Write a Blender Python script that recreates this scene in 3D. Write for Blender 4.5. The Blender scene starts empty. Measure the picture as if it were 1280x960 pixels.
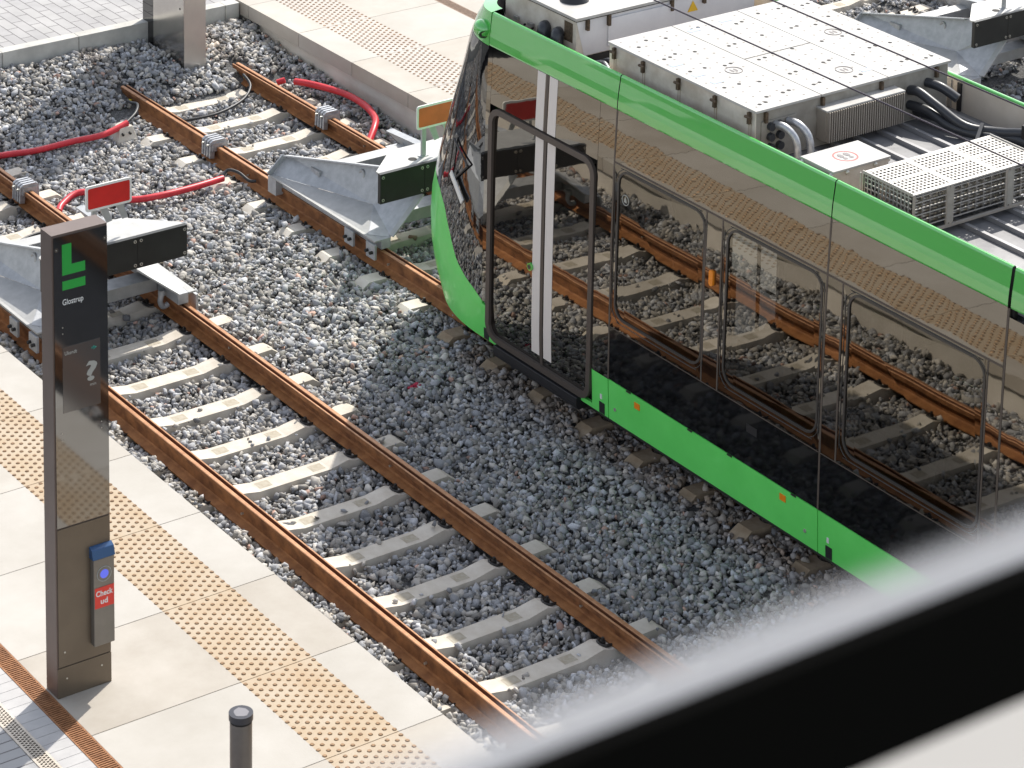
import bpy, bmesh, math, random
import numpy as np
from mathutils import Vector, Matrix
R = math.radians
rnd = random.Random(7)
S = bpy.context.scene
COL = S.collection

# ------------------------------------------------------------------ camera, sky, sun, exposure
CAM = Vector((-12.7122, -18.1535, 12.5662))
YAW, PIT, ROLL = 0.6044, 0.1818, 0.0108
fw = Vector((math.cos(PIT)*math.sin(YAW), math.cos(PIT)*math.cos(YAW), -math.sin(PIT)))
rt = Vector((math.cos(YAW), -math.sin(YAW), 0)); up = rt.cross(fw)
rt2 = rt*math.cos(ROLL)+up*math.sin(ROLL); up2 = up*math.cos(ROLL)-rt*math.sin(ROLL)
cd = bpy.data.cameras.new('camera'); co = bpy.data.objects.new('camera', cd); COL.objects.link(co)
M = Matrix((rt2, up2, -fw)).transposed().to_4x4(); M.translation = CAM; co.matrix_world = M
cd.sensor_width = 36.0; cd.lens = 36*3739.1/1280
cd.shift_x = 97.5/1280; cd.shift_y = -1064.4/1280
cd.clip_start = 0.1; cd.clip_end = 2000
cd.dof.use_dof = True; cd.dof.focus_distance = 28.0; cd.dof.aperture_fstop = 7.5
S.camera = co

SUN_EL = R(47); sdir = Vector((0.865*math.cos(SUN_EL), 0.502*math.cos(SUN_EL), math.sin(SUN_EL)))
w = bpy.data.worlds.new('World'); S.world = w; w.use_nodes = True
nt = w.node_tree; sky = nt.nodes.new('ShaderNodeTexSky'); sky.sky_type = 'NISHITA'; sky.sun_disc = False
sky.sun_elevation = SUN_EL; sky.sun_rotation = math.atan2(sdir.x, sdir.y); sky.air_density = 1.0; sky.dust_density = 1.5
hsv = nt.nodes.new('ShaderNodeHueSaturation'); hsv.inputs['Saturation'].default_value = .45   # thin high haze whitens the sky
nt.links.new(sky.outputs[0], hsv.inputs['Color']); nt.links.new(hsv.outputs[0], nt.nodes['Background'].inputs[0]); nt.nodes['Background'].inputs[1].default_value = 0.15
sl = bpy.data.lights.new('sun', 'SUN'); sl.energy = 3.3; sl.angle = R(0.5); sl.color = (1.0, .95, .87)
so = bpy.data.objects.new('sun', sl); COL.objects.link(so); so.rotation_euler = (-sdir).to_track_quat('-Z', 'Y').to_euler()
so.location = (20, 10, 30)
S.view_settings.view_transform = 'Standard'; S.view_settings.look = 'None'; S.view_settings.gamma = 1
S.view_settings.exposure = 0.70; S.view_settings.use_curve_mapping = False
S.render.engine = 'CYCLES'; S.cycles.use_denoising = True
S.cycles.max_bounces = 8; S.cycles.transparent_max_bounces = 12

# ------------------------------------------------------------------ materials
def mat(name, base, rough=.6, metal=0., var=.0, vscale=6., base2=None, bump=0., bscale=60., ior=1.5, detail=6, attr=None, coat=0., lo=.35, hi=.65, spec=(1, 1, 1)):
    m = bpy.data.materials.new(name); m.use_nodes = True; t = m.node_tree; b = t.nodes['Principled BSDF']
    b.inputs['Base Color'].default_value = (*base, 1); b.inputs['Roughness'].default_value = rough
    b.inputs['Metallic'].default_value = metal; b.inputs['IOR'].default_value = ior
    b.inputs['Specular Tint'].default_value = (*spec, 1)
    b.inputs['Coat Weight'].default_value = coat; b.inputs['Coat IOR'].default_value = 1.9; b.inputs['Coat Roughness'].default_value = .03
    tc = t.nodes.new('ShaderNodeTexCoord')
    if var or base2:
        n = t.nodes.new('ShaderNodeTexNoise'); n.inputs['Scale'].default_value = vscale; n.inputs['Detail'].default_value = detail
        n.inputs['Roughness'].default_value = .62
        t.links.new(tc.outputs['Object'], n.inputs['Vector'])
        r = t.nodes.new('ShaderNodeValToRGB'); t.links.new(n.outputs[0], r.inputs[0])
        r.color_ramp.elements[0].position = lo; r.color_ramp.elements[1].position = hi
        c2 = base2 or tuple(min(1, c*(1+var)) for c in base); c1 = base if base2 else tuple(c*(1-var) for c in base)
        r.color_ramp.elements[0].color = (*c1, 1); r.color_ramp.elements[1].color = (*c2, 1)
        t.links.new(r.outputs[0], b.inputs['Base Color'])
    if attr:
        a = t.nodes.new('ShaderNodeAttribute'); a.attribute_name = attr
        t.links.new(a.outputs['Color'], b.inputs['Base Color'])
    if bump:
        n2 = t.nodes.new('ShaderNodeTexNoise'); n2.inputs['Scale'].default_value = bscale; n2.inputs['Detail'].default_value = 4
        t.links.new(tc.outputs['Object'], n2.inputs['Vector'])
        bp = t.nodes.new('ShaderNodeBump'); bp.inputs['Strength'].default_value = 1; bp.inputs['Distance'].default_value = bump
        t.links.new(n2.outputs[0], bp.inputs['Height']); t.links.new(bp.outputs[0], b.inputs['Normal'])
    return m

def glass_mat(name, tint, f_ior=2.4, bump=0., bscale=1.5):
    m = bpy.data.materials.new(name); m.use_nodes = True; t = m.node_tree; t.nodes.clear()
    o = t.nodes.new('ShaderNodeOutputMaterial'); mx = t.nodes.new('ShaderNodeMixShader'); fr = t.nodes.new('ShaderNodeFresnel')
    tr = t.nodes.new('ShaderNodeBsdfTransparent'); gl = t.nodes.new('ShaderNodeBsdfGlossy')
    fr.inputs[0].default_value = f_ior; tr.inputs[0].default_value = (*tint, 1); gl.inputs['Roughness'].default_value = 0.015
    gl.inputs[0].default_value = (1, .93, .82, 1)
    t.links.new(fr.outputs[0], mx.inputs[0]); t.links.new(tr.outputs[0], mx.inputs[1]); t.links.new(gl.outputs[0], mx.inputs[2])
    t.links.new(mx.outputs[0], o.inputs[0])
    if bump:
        tc = t.nodes.new('ShaderNodeTexCoord'); n2 = t.nodes.new('ShaderNodeTexNoise'); n2.inputs['Scale'].default_value = bscale; n2.inputs['Detail'].default_value = 1
        t.links.new(tc.outputs['Object'], n2.inputs['Vector']); bp = t.nodes.new('ShaderNodeBump'); bp.inputs['Distance'].default_value = bump
        t.links.new(n2.outputs[0], bp.inputs['Height']); t.links.new(bp.outputs[0], gl.inputs['Normal'])
    return m

def brick_mat(name, c1, c2, mortar, bw, bh, rot=0., ms=.012, off=.5, rough=.8):
    m = bpy.data.materials.new(name); m.use_nodes = True; t = m.node_tree; b = t.nodes['Principled BSDF']; b.inputs['Roughness'].default_value = rough
    tc = t.nodes.new('ShaderNodeTexCoord'); mp = t.nodes.new('ShaderNodeMapping'); mp.inputs['Rotation'].default_value = (0, 0, rot)
    br = t.nodes.new('ShaderNodeTexBrick'); br.inputs['Scale'].default_value = 1; br.inputs['Brick Width'].default_value = bw; br.inputs['Row Height'].default_value = bh
    br.inputs['Mortar Size'].default_value = ms*.5; br.inputs['Color1'].default_value = (*c1, 1); br.inputs['Color2'].default_value = (*c2, 1); br.inputs['Mortar'].default_value = (*mortar, 1)
    br.offset = off; br.inputs['Mortar Smooth'].default_value = .1
    t.links.new(tc.outputs['Object'], mp.inputs[0]); t.links.new(mp.outputs[0], br.inputs[0])
    n = t.nodes.new('ShaderNodeTexNoise'); n.inputs['Scale'].default_value = 3; n.inputs['Detail'].default_value = 8
    t.links.new(tc.outputs['Object'], n.inputs['Vector'])
    mx = t.nodes.new('ShaderNodeMix'); mx.data_type = 'RGBA'; mx.blend_type = 'MULTIPLY'; mx.inputs[0].default_value = .5
    t.links.new(br.outputs[0], mx.inputs[6]); t.links.new(n.outputs[0], mx.inputs[7])
    hs = t.nodes.new('ShaderNodeBrightContrast'); hs.inputs[1].default_value = .06
    t.links.new(mx.outputs[2], hs.inputs[0]); t.links.new(hs.outputs[0], b.inputs['Base Color'])
    bp = t.nodes.new('ShaderNodeBump'); bp.inputs['Distance'].default_value = .004; bp.invert = True
    t.links.new(br.outputs['Fac'], bp.inputs['Height']); t.links.new(bp.outputs[0], b.inputs['Normal'])
    return m

X = {}
X['stone'] = mat('crushed_stone', (.3, .3, .3), .85, attr='col', bump=.004, bscale=70)
X['bed'] = mat('gravel_bed', (.05, .048, .046), .95, base2=(.18, .18, .18), vscale=45, bump=.02, bscale=50)
X['soil'] = mat('ground_soil', (.2, .19, .17), .95, var=.2, vscale=.5)
X['slabA'] = mat('slab_concrete', (.365, .332, .285), .75, base2=(.455, .425, .38), vscale=1.1, bump=.0008, bscale=90, detail=10)
X['slabB'] = mat('slab_concrete_warm', (.355, .318, .268), .75, base2=(.44, .405, .355), vscale=1.4, bump=.0008, bscale=90, detail=10)
X['slabC'] = mat('slab_concrete_pale', (.385, .358, .315), .75, base2=(.465, .44, .40), vscale=.9, bump=.0008, bscale=90, detail=10)
X['stain'] = mat('rust_stained_concrete', (.40, .295, .185), .75, base2=(.435, .365, .275), vscale=2.6, bump=.0008, bscale=90, detail=8)
X['plain_band'] = mat('tactile_concrete', (.41, .37, .33), .75, base2=(.46, .43, .39), vscale=2.6, bump=.0008, bscale=90, detail=8)
X['stud'] = mat('bronze_stud', (.20, .12, .06), .42, .55, var=.3, vscale=40)
X['wall'] = mat('cast_concrete', (.56, .52, .46), .85, base2=(.66, .62, .56), vscale=2.5, bump=.001, bscale=60, detail=9)
X['sleeper'] = mat('sleeper_concrete', (.53, .475, .395), .85, base2=(.66, .61, .53), vscale=5, bump=.0015, bscale=120, detail=9)
X['sleeperdust_warm'] = mat('sleeper_rust_dust_warm_reflection', (.27, .19, .115), .9, base2=(.42, .33, .23), vscale=6, bump=.0015, bscale=120, detail=9)  # rust dust, with warm reflected light mixed into the colour
X['patch'] = mat('sleeper_marking', (.36, .31, .23), .85, base2=(.46, .42, .34), vscale=30)
X['clip'] = mat('clip_steel', (.05, .047, .045), .5, .6, var=.4, vscale=30)
X['rust'] = mat('rail_rust', (.24, .092, .028), .72, .1, base2=(.41, .18, .062), vscale=9, bump=.0008, bscale=160, detail=10)
X['rustweb'] = mat('rail_web_dark_rust', (.14, .052, .018), .8, .05, base2=(.33, .14, .05), vscale=7, bump=.0008, bscale=160, detail=12)
X['rusttop'] = mat('rail_head_rust', (.33, .15, .065), .5, .35, base2=(.46, .24, .12), vscale=14, bump=.0004, bscale=120, detail=10)
X['rustdark'] = mat('rail_groove_rust', (.11, .035, .012), .8, .0, base2=(.20, .07, .024), vscale=12)
X['galv'] = mat('galvanised_steel', (.37, .38, .39), .5, .35, base2=(.48, .49, .50), vscale=11, bump=.0004, bscale=40, detail=8)
X['galvlight'] = mat('galvanised_steel_pale', (.37, .37, .36), .55, .2, base2=(.44, .44, .43), vscale=9, detail=8)
X['zinc'] = mat('zinc_clamp', (.33, .34, .36), .42, .6, base2=(.5, .51, .53), vscale=25)
X['board'] = mat('black_rubber_board', (.014, .015, .014), .45, var=.3, vscale=5)
X['boltw'] = mat('bright_bolt', (.6, .58, .52), .35, .7)
X['signred'] = mat('sign_red', (.62, .022, .018), .4, var=.12, vscale=3)
X['signred_lit'] = mat('sign_red_orange_light', (.62, .12, .04), .45, var=.1, vscale=6)  # same red sign, the orange cast of its lighting put into the colour
X['signwhite'] = mat('sign_white', (.78, .77, .73), .5)
X['redpipe'] = mat('red_conduit', (.58, .028, .04), .38, var=.15, vscale=8)
X['cable'] = mat('black_cable', (.02, .02, .022), .45)
X['yellow'] = mat('yellow_tape', (.7, .55, .03), .5)
X['stainless'] = mat('brushed_stainless', (.56, .535, .50), .2, .93, bump=.0012, bscale=2.2, var=.05, vscale=3)
X['stainless2'] = mat('pale_stainless', (.66, .62, .57), .38, .75, bump=.0012, bscale=2.2, var=.05, vscale=3)
X['darkglass'] = mat('dark_panel_glass', (.012, .010, .010), .03, ior=1.9)
X['pylon'] = mat('bronze_coated_steel', (.15, .112, .096), .42, .35, var=.08, vscale=4)
X['pylonlow'] = mat('bronze_coated_steel_front', (.15, .118, .085), .38, .35, var=.08, vscale=4)
X['pylonglass'] = mat('pylon_black_glass', (.010, .009, .008), .045, ior=3.1)
X['screen'] = mat('lcd_screen', (.075, .062, .055), .1, ior=2.2)
X['lgreen'] = mat('logo_green', (.015, .33, .045), .35, ior=1.6)
X['textwhite'] = mat('print_white', (.75, .75, .73), .5)
X['textgrey'] = mat('lcd_grey', (.36, .36, .33), .4)
X['teal'] = mat('lcd_teal', (.05, .33, .27), .4)
X['reader'] = mat('reader_grey_metal', (.20, .185, .165), .36, .55, var=.08, vscale=6)
X['readerblue'] = mat('reader_blue_cap', (.03, .085, .2), .15, .2)
X['labelred'] = mat('label_red', (.72, .045, .03), .45)
X['bollard'] = mat('bollard_steel', (.13, .12, .115), .36, .6, var=.08, vscale=8)
X['bollardcap'] = mat('bollard_cap', (.035, .036, .045), .35, .3)
X['capgrey'] = mat('bollard_cap_mark', (.17, .165, .18), .5)
X['corten'] = mat('corten_grating', (.22, .095, .038), .75, .1, base2=(.36, .165, .07), vscale=30)
X['drainmetal'] = mat('drain_steel', (.42, .37, .31), .5, .5, base2=(.55, .5, .43), vscale=20)
X['pit'] = mat('drain_pit', (.012, .008, .006), .9)
X['kerb'] = mat('kerb_concrete', (.42, .41, .38), .85, base2=(.54, .53, .49), vscale=4, bump=.001, bscale=80, detail=9)
X['darkground'] = mat('unseen_ground_dark', (.040, .040, .042), .9, base2=(.06, .06, .062), vscale=8, bump=.003, bscale=150)
X['brownslot'] = mat('brown_slot_grating', (.20, .135, .095), .7, .2, base2=(.29, .20, .145), vscale=30)
X['streak'] = mat('rust_streak', (.32, .24, .165), .7, base2=(.45, .38, .30), vscale=20)
X['paver'] = brick_mat('paver_grey', (.36, .35, .35), (.42, .41, .40), (.13, .12, .12), .36, .15, R(90), .014)
X['paverL'] = brick_mat('paver_light', (.40, .395, .39), (.46, .45, .44), (.12, .11, .11), 6.0, .108, 0, .012, 0)
X['paverrow'] = mat('paver_single', (.40, .39, .385), .8, base2=(.47, .46, .45), vscale=5, detail=9)
# tram
X['green'] = mat('tram_green', (.070, .48, .062), .25, ior=1.5, coat=1.0)
X['green2'] = mat('tram_green_lower', (.12, .69, .12), .35, ior=1.5, coat=.25, base2=(.145, .76, .145), vscale=2.2, detail=10)
X['gloss'] = mat('tram_black_gloss', (.004, .004, .0045), .02, ior=2.6, bump=.0026, bscale=.75, spec=(1, .92, .80))
X['glossflat'] = mat('tram_black_gloss_low', (.004, .004, .0045), .05, ior=1.42, bump=.003, bscale=1.2)
X['windscreen'] = mat('windscreen_black_glass', (.006, .006, .007), .02, ior=2.1, bump=.0015, bscale=2.5)
X['winglass'] = glass_mat('tinted_window_glass', (.11, .115, .115), 2.15, .0022, .9)
X['rubber'] = mat('window_rubber', (.035, .032, .03), .35, ior=1.6)
X['doorframe'] = mat('door_frame_bronze', (.10, .082, .07), .45, .3)
X['sill'] = mat('door_sill_black', (.017, .017, .019), .4)
X['stripe'] = mat('door_stripe_white', (.72, .66, .61), .5)
X['groove'] = mat('panel_groove', (.10, .08, .065), .5, .2)
X['seam'] = mat('panel_seam', (.004, .01, .005), .7)
X['amber'] = mat('amber_reflector', (.80, .24, .012), .25)
X['whitemark'] = mat('white_pictogram', (.7, .7, .7), .5)
X['roofdeck'] = mat('tram_roof_deck', (.15, .15, .16), .55, .2, base2=(.23, .23, .235), vscale=4, detail=9)
X['roofrib'] = mat('tram_roof_rib', (.30, .30, .31), .45, .3)
X['boxwhite'] = mat('equipment_white', (.37, .355, .33), .5, base2=(.46, .45, .43), vscale=3.5, detail=9)
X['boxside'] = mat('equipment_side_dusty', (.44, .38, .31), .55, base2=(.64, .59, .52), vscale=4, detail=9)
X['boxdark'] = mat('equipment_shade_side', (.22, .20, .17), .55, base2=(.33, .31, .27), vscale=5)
X['hvacside'] = mat('hvac_side_grey', (.62, .61, .63), .5, base2=(.70, .69, .70), vscale=3)
X['hole'] = mat('vent_hole_black', (.02, .018, .016), .8)
X['rivet'] = mat('rivet_dark', (.20, .18, .16), .6)
X['hinge'] = mat('rusty_hinge', (.10, .07, .045), .6, .4, var=.4, vscale=40)
X['fin'] = mat('heat_sink_fin', (.40, .36, .31), .5, .5)
X['cage'] = mat('cage_steel', (.40, .385, .36), .45, .45)
X['resist'] = mat('resistor_metal', (.4, .38, .35), .3, .9, var=.3, vscale=30)
X['hose'] = mat('roof_hose', (.035, .037, .042), .35)
X['cream'] = mat('parapet_inner_cream', (.58, .50, .40), .55, base2=(.66, .58, .48), vscale=3)
X['blueglass'] = mat('roof_fairing_blue', (.13, .21, .32), .12, .2, ior=1.8)
X['under'] = mat('underframe_black', (.02, .018, .016), .7)
X['wheel'] = mat('wheel_steel', (.12, .10, .09), .45, .7)
X['seat'] = mat('seat_fabric', (.30, .31, .32), .7, var=.2, vscale=40)
X['pole'] = mat('handrail_steel', (.6, .6, .6), .25, .8)
X['floorin'] = mat('tram_floor', (.10, .10, .105), .6)
X['ceil'] = mat('tram_lining', (.55, .55, .54), .6)
X['pictred'] = mat('pictogram_red', (.6, .06, .05), .5)
X['pictgrey'] = mat('pictogram_grey', (.16, .14, .14), .5)
X['warn'] = mat('warning_yellow', (.75, .45, .02), .5)
X['decal'] = mat('decal_blue', (.35, .45, .62), .5)
X['rail_black'] = mat('balcony_black_paint', (.004, .004, .0035), .8, ior=1.08)
X['ledge'] = mat('window_ledge_white', (.27, .262, .25), .7)
X['wire'] = mat('wire_copper_dark', (.045, .035, .05), .4, .4)
m = bpy.data.materials.new('reader_ring_light'); m.use_nodes = True
b = m.node_tree.nodes['Principled BSDF']; b.inputs['Base Color'].default_value = (.1, .12, .5, 1); b.inputs['Emission Color'].default_value = (.12, .16, .95, 1); b.inputs['Emission Strength'].default_value = .32
X['ring'] = m
# painted haze in place of a window reflection, thinning out upward
m = bpy.data.materials.new('painted_reflection_veil'); m.use_nodes = True; t = m.node_tree; t.nodes.clear()
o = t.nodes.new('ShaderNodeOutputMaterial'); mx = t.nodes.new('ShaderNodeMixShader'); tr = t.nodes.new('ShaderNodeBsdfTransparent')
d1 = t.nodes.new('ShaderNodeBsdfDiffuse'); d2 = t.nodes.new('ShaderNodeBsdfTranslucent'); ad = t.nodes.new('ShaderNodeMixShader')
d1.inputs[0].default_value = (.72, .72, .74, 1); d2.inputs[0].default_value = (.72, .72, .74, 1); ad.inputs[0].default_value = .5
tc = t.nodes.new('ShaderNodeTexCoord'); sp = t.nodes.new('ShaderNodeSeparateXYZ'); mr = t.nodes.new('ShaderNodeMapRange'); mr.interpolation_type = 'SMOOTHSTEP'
VEIL = mr
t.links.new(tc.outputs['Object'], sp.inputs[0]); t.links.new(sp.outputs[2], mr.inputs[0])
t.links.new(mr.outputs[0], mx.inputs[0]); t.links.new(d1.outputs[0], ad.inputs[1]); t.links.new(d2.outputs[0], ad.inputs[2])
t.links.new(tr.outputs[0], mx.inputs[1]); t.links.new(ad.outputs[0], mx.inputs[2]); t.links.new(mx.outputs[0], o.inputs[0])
X['veil'] = m

# ------------------------------------------------------------------ mesh helpers
class MB:
    def __init__(s): s.v = []; s.f = []; s.m = []; s.sm = []; s.mats = []
    def mi(s, m):
        if m not in s.mats: s.mats.append(m)
        return s.mats.index(m)
    def add(s, vs, fs, m, smooth=False):
        o = len(s.v); s.v += [tuple(map(float, p)) for p in vs]; k = s.mi(m)
        for f in fs: s.f.append([i+o for i in f]); s.m.append(k); s.sm.append(smooth)
        return s
    def box(s, x0, x1, y0, y1, z0, z1, m, topm=None):
        vs = [(x0, y0, z0), (x1, y0, z0), (x1, y1, z0), (x0, y1, z0), (x0, y0, z1), (x1, y0, z1), (x1, y1, z1), (x0, y1, z1)]
        s.add(vs, [(3, 2, 1, 0), (0, 1, 5, 4), (1, 2, 6, 5), (2, 3, 7, 6), (3, 0, 4, 7)], m)
        s.add(vs[4:], [(0, 1, 2, 3)], topm or m); return s
    def beam(s, a, b, wd, ht, m, upv=(0, 0, 1)):
        a = Vector(a); b = Vector(b); d = (b-a).normalized(); sd = d.cross(Vector(upv)).normalized()*wd/2; u = sd.cross(d).normalized()*ht/2
        vs = [p+q for p in (a, b) for q in (-sd-u, sd-u, sd+u, -sd+u)]
        s.add(vs, [(0, 1, 2, 3), (7, 6, 5, 4), (0, 4, 5, 1), (1, 5, 6, 2), (2, 6, 7, 3), (3, 7, 4, 0)], m); return s
    def prism(s, poly, ax, a0, a1, m, smooth=False):
        # poly: list of 2d points (other two axes in order), extruded along axis ax from a0 to a1
        def P(p, t):
            q = list(p); q.insert(ax, t); return tuple(q)
        n = len(poly); vs = [P(p, a0) for p in poly]+[P(p, a1) for p in poly]
        s.add(vs, [tuple(range(n))[::-1], tuple(range(n, 2*n))], m)
        s.add(vs, [(i, (i+1) % n, n+(i+1) % n, n+i) for i in range(n)], m, smooth); return s
    def cyl(s, a, b, r0, m, r1=None, n=14, smooth=True, capm=None):
        a = Vector(a); b = Vector(b); d = (b-a).normalized(); q = d.orthogonal().normalized(); e = d.cross(q); r1 = r0 if r1 is None else r1
        vs = [a+(q*math.cos(2*math.pi*i/n)+e*math.sin(2*math.pi*i/n))*r0 for i in range(n)]+[b+(q*math.cos(2*math.pi*i/n)+e*math.sin(2*math.pi*i/n))*r1 for i in range(n)]
        s.add(vs, [(i, (i+1) % n, n+(i+1) % n, n+i) for i in range(n)], m, smooth)
        s.add(vs, [tuple(range(n))[::-1], tuple(range(n, 2*n))], capm or m); return s
    def tube(s, pts, r, m, n=8, seg=6, closed=False):
        P = [Vector(p) for p in pts]; C = []
        k = len(P)
        for i in range(k if closed else k-1):
            g = lambda j: P[j % k] if closed else P[max(0, min(k-1, j))]
            p0, p1, p2, p3 = g(i-1), g(i), g(i+1), g(i+2)
            for t in range(seg):
                t /= seg; C.append(.5*((2*p1)+(p2-p0)*t+(2*p0-5*p1+4*p2-p3)*t*t+(3*p1-p0-3*p2+p3)*t**3))
        if not closed: C.append(P[-1])
        vs = []; N = len(C); nrm = None
        for i, c in enumerate(C):
            d = ((C[(i+1) % N]-C[i-1]) if closed else (C[min(i+1, N-1)]-C[max(i-1, 0)])).normalized()
            nrm = (d.orthogonal() if nrm is None else nrm-d*nrm.dot(d)).normalized(); e = d.cross(nrm)
            vs += [c+(nrm*math.cos(2*math.pi*j/n)+e*math.sin(2*math.pi*j/n))*r for j in range(n)]
        fs = [(i*n+j, i*n+(j+1) % n, ((i+1) % N)*n+(j+1) % n, ((i+1) % N)*n+j) for i in range(N if closed else N-1) for j in range(n)]
        s.add(vs, fs, m, True)
        if not closed: s.add(vs, [tuple(range(n))[::-1], tuple(range((N-1)*n, N*n))], m)
        return s
    def sphere(s, c, r, m, sx=1, sy=1, sz=1, n=16, k=10):
        vs = [(c[0], c[1], c[2]-r*sz)]
        for i in range(1, k):
            a = -math.pi/2+math.pi*i/k
            vs += [(c[0]+r*sx*math.cos(a)*math.cos(2*math.pi*j/n), c[1]+r*sy*math.cos(a)*math.sin(2*math.pi*j/n), c[2]+r*sz*math.sin(a)) for j in range(n)]
        vs.append((c[0], c[1], c[2]+r*sz)); L = len(vs)-1
        fs = [(0, 1+(j+1) % n, 1+j) for j in range(n)]+[(1+i*n+j, 1+i*n+(j+1) % n, 1+(i+1)*n+(j+1) % n, 1+(i+1)*n+j) for i in range(k-2) for j in range(n)]
        fs += [(L, 1+(k-2)*n+j, 1+(k-2)*n+(j+1) % n) for j in range(n)]
        s.add(vs, fs, m, True); return s
    def build(s, name, parent=None, bev=0., solid=0., origin=None):
        if parent: org = parent['_w']
        elif origin: org = origin
        else:
            a = np.array(s.v); org = ((a[:, 0].min()+a[:, 0].max())/2, (a[:, 1].min()+a[:, 1].max())/2, a[:, 2].min())
        me = bpy.data.meshes.new(name)
        me.from_pydata([(p[0]-org[0], p[1]-org[1], p[2]-org[2]) for p in s.v], [], s.f)
        for mm in s.mats: me.materials.append(X[mm])
        me.polygons.foreach_set('material_index', s.m); me.polygons.foreach_set('use_smooth', s.sm)
        me.update(); ob = bpy.data.objects.new(name, me); COL.objects.link(ob)
        if parent: ob.parent = parent if '_obj' not in parent else parent
        else: ob.location = org
        ob['_w'] = org
        if solid:
            md = ob.modifiers.new('thickness', 'SOLIDIFY'); md.thickness = solid; md.offset = -1
            md = ob.modifiers.new('sharp_rims', 'EDGE_SPLIT'); md.split_angle = R(35)
        if bev:
            md = ob.modifiers.new('bevel', 'BEVEL'); md.width = bev; md.segments = 2; md.limit_method = 'ANGLE'; md.angle_limit = R(40)
        return ob
def tag(o, label=None, cat=None, group=None, kind=None):
    if label: o['label'] = label
    if cat: o['category'] = cat
    if group: o['group'] = group
    if kind: o['kind'] = kind
    return o
def thing(name, loc, label, cat, group=None):
    o = bpy.data.objects.new(name, None); COL.objects.link(o); o.location = loc; o['_w'] = tuple(map(float, loc)); o.empty_display_size = .2
    return tag(o, label, cat, group)
def copy_tree(o, delta=None, parent=None):
    c = o.copy(); COL.objects.link(c)
    if parent: c.parent = parent
    if delta is not None: c.location = Vector(o.location)+Vector(delta)
    for ch in list(o.children): copy_tree(ch, None, c)
    return c
def part(mb, name, parent, **k): return mb.build(name, parent, **k)
FONT_CACHE = {}
def text_geo(body, size, bold=0.):
    cu = bpy.data.curves.new('t', 'FONT'); cu.body = body; cu.size = size; cu.offset = bold; cu.extrude = 0; cu.resolution_u = 3
    ob = bpy.data.objects.new('t', cu); COL.objects.link(ob)
    me = bpy.data.meshes.new_from_object(ob.evaluated_get(bpy.context.evaluated_depsgraph_get()))
    vs = [tuple(v.co) for v in me.vertices]; fs = [tuple(p.vertices) for p in me.polygons]
    bpy.data.objects.remove(ob); bpy.data.curves.remove(cu); bpy.data.meshes.remove(me)
    return vs, fs
def text_front(mb, body, x, z, y, size, m, bold=0., width=None, sx=1.):
    vs, fs = text_geo(body, size, bold)
    if width:
        xs = [v[0] for v in vs]; sx = width/(max(xs)-min(xs)); x0 = min(xs)
    else: x0 = 0
    mb.add([(x+(v[0]-x0)*sx, y, z+v[1]) for v in vs], fs, m)

# ------------------------------------------------------------------ constants of the place
X2, X3 = 3.78, 12.03          # centre lines of the second and third track (first: 0)
XPL, XPR = -1.42, 5.22        # platform edges
HP = 0.305                    # platform height above rail
SP, SY0 = 0.7283, 5.21        # sleeper spacing and phase

# ------------------------------------------------------------------ ground sheets
g = MB(); g.add([(-400, -400, -.6), (400, -400, -.6), (400, 400, -.6), (-400, 400, -.6)], [(0, 1, 2, 3)], 'soil')
tag(g.build('ground', origin=(0, 0, -.6)), kind='structure')

def height(x, y):
    x = np.asarray(x, float); y = np.asarray(y, float)
    h = np.full(np.broadcast(x, y).shape, -.205)
    for c in (0, X2, X3):
        d = np.abs(x-c); h = np.where(d < .60, -.243, np.where(d < .80, -.243+.038*(d-.60)/.20, h)); h = np.where((d >= .8) & (d < 1.25), -.188, h)
    h = np.where(x < -.86, -.178, h)
    t = np.clip((y-9.6)/2.2, 0, 1); t = t*t*(3-2*t)
    h = h+t*(.11-h)*.96
    e = np.clip((x-4.55)/.65, 0, 1)*(x < 6); h = h+e*e*(.085+.05*np.sin(y*2.1))*np.clip((y-3)/4, 0, 1)*(1-t)
    return h+.012*np.sin(x*5+y*3.1)+.012*np.sin(y*4.3-x*2.2)
bed = MB()
for (x0, x1, y0, y1) in ((-1.6, 5.35, -14, 11.9), (10.45, 16, -14, 11.9)):
    nx, ny = 60, 150; xs = np.linspace(x0, x1, nx); ys = np.linspace(y0, y1, ny)
    GX, GY = np.meshgrid(xs, ys); H = height(GX, GY)-.045
    bed.add(list(zip(GX.ravel(), GY.ravel(), H.ravel())), [(j*nx+i, j*nx+i+1, (j+1)*nx+i+1, (j+1)*nx+i) for j in range(ny-1) for i in range(nx-1)], 'bed', True)
tag(bed.build('trackbed', origin=(0, 0, -.3)), kind='structure')

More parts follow.
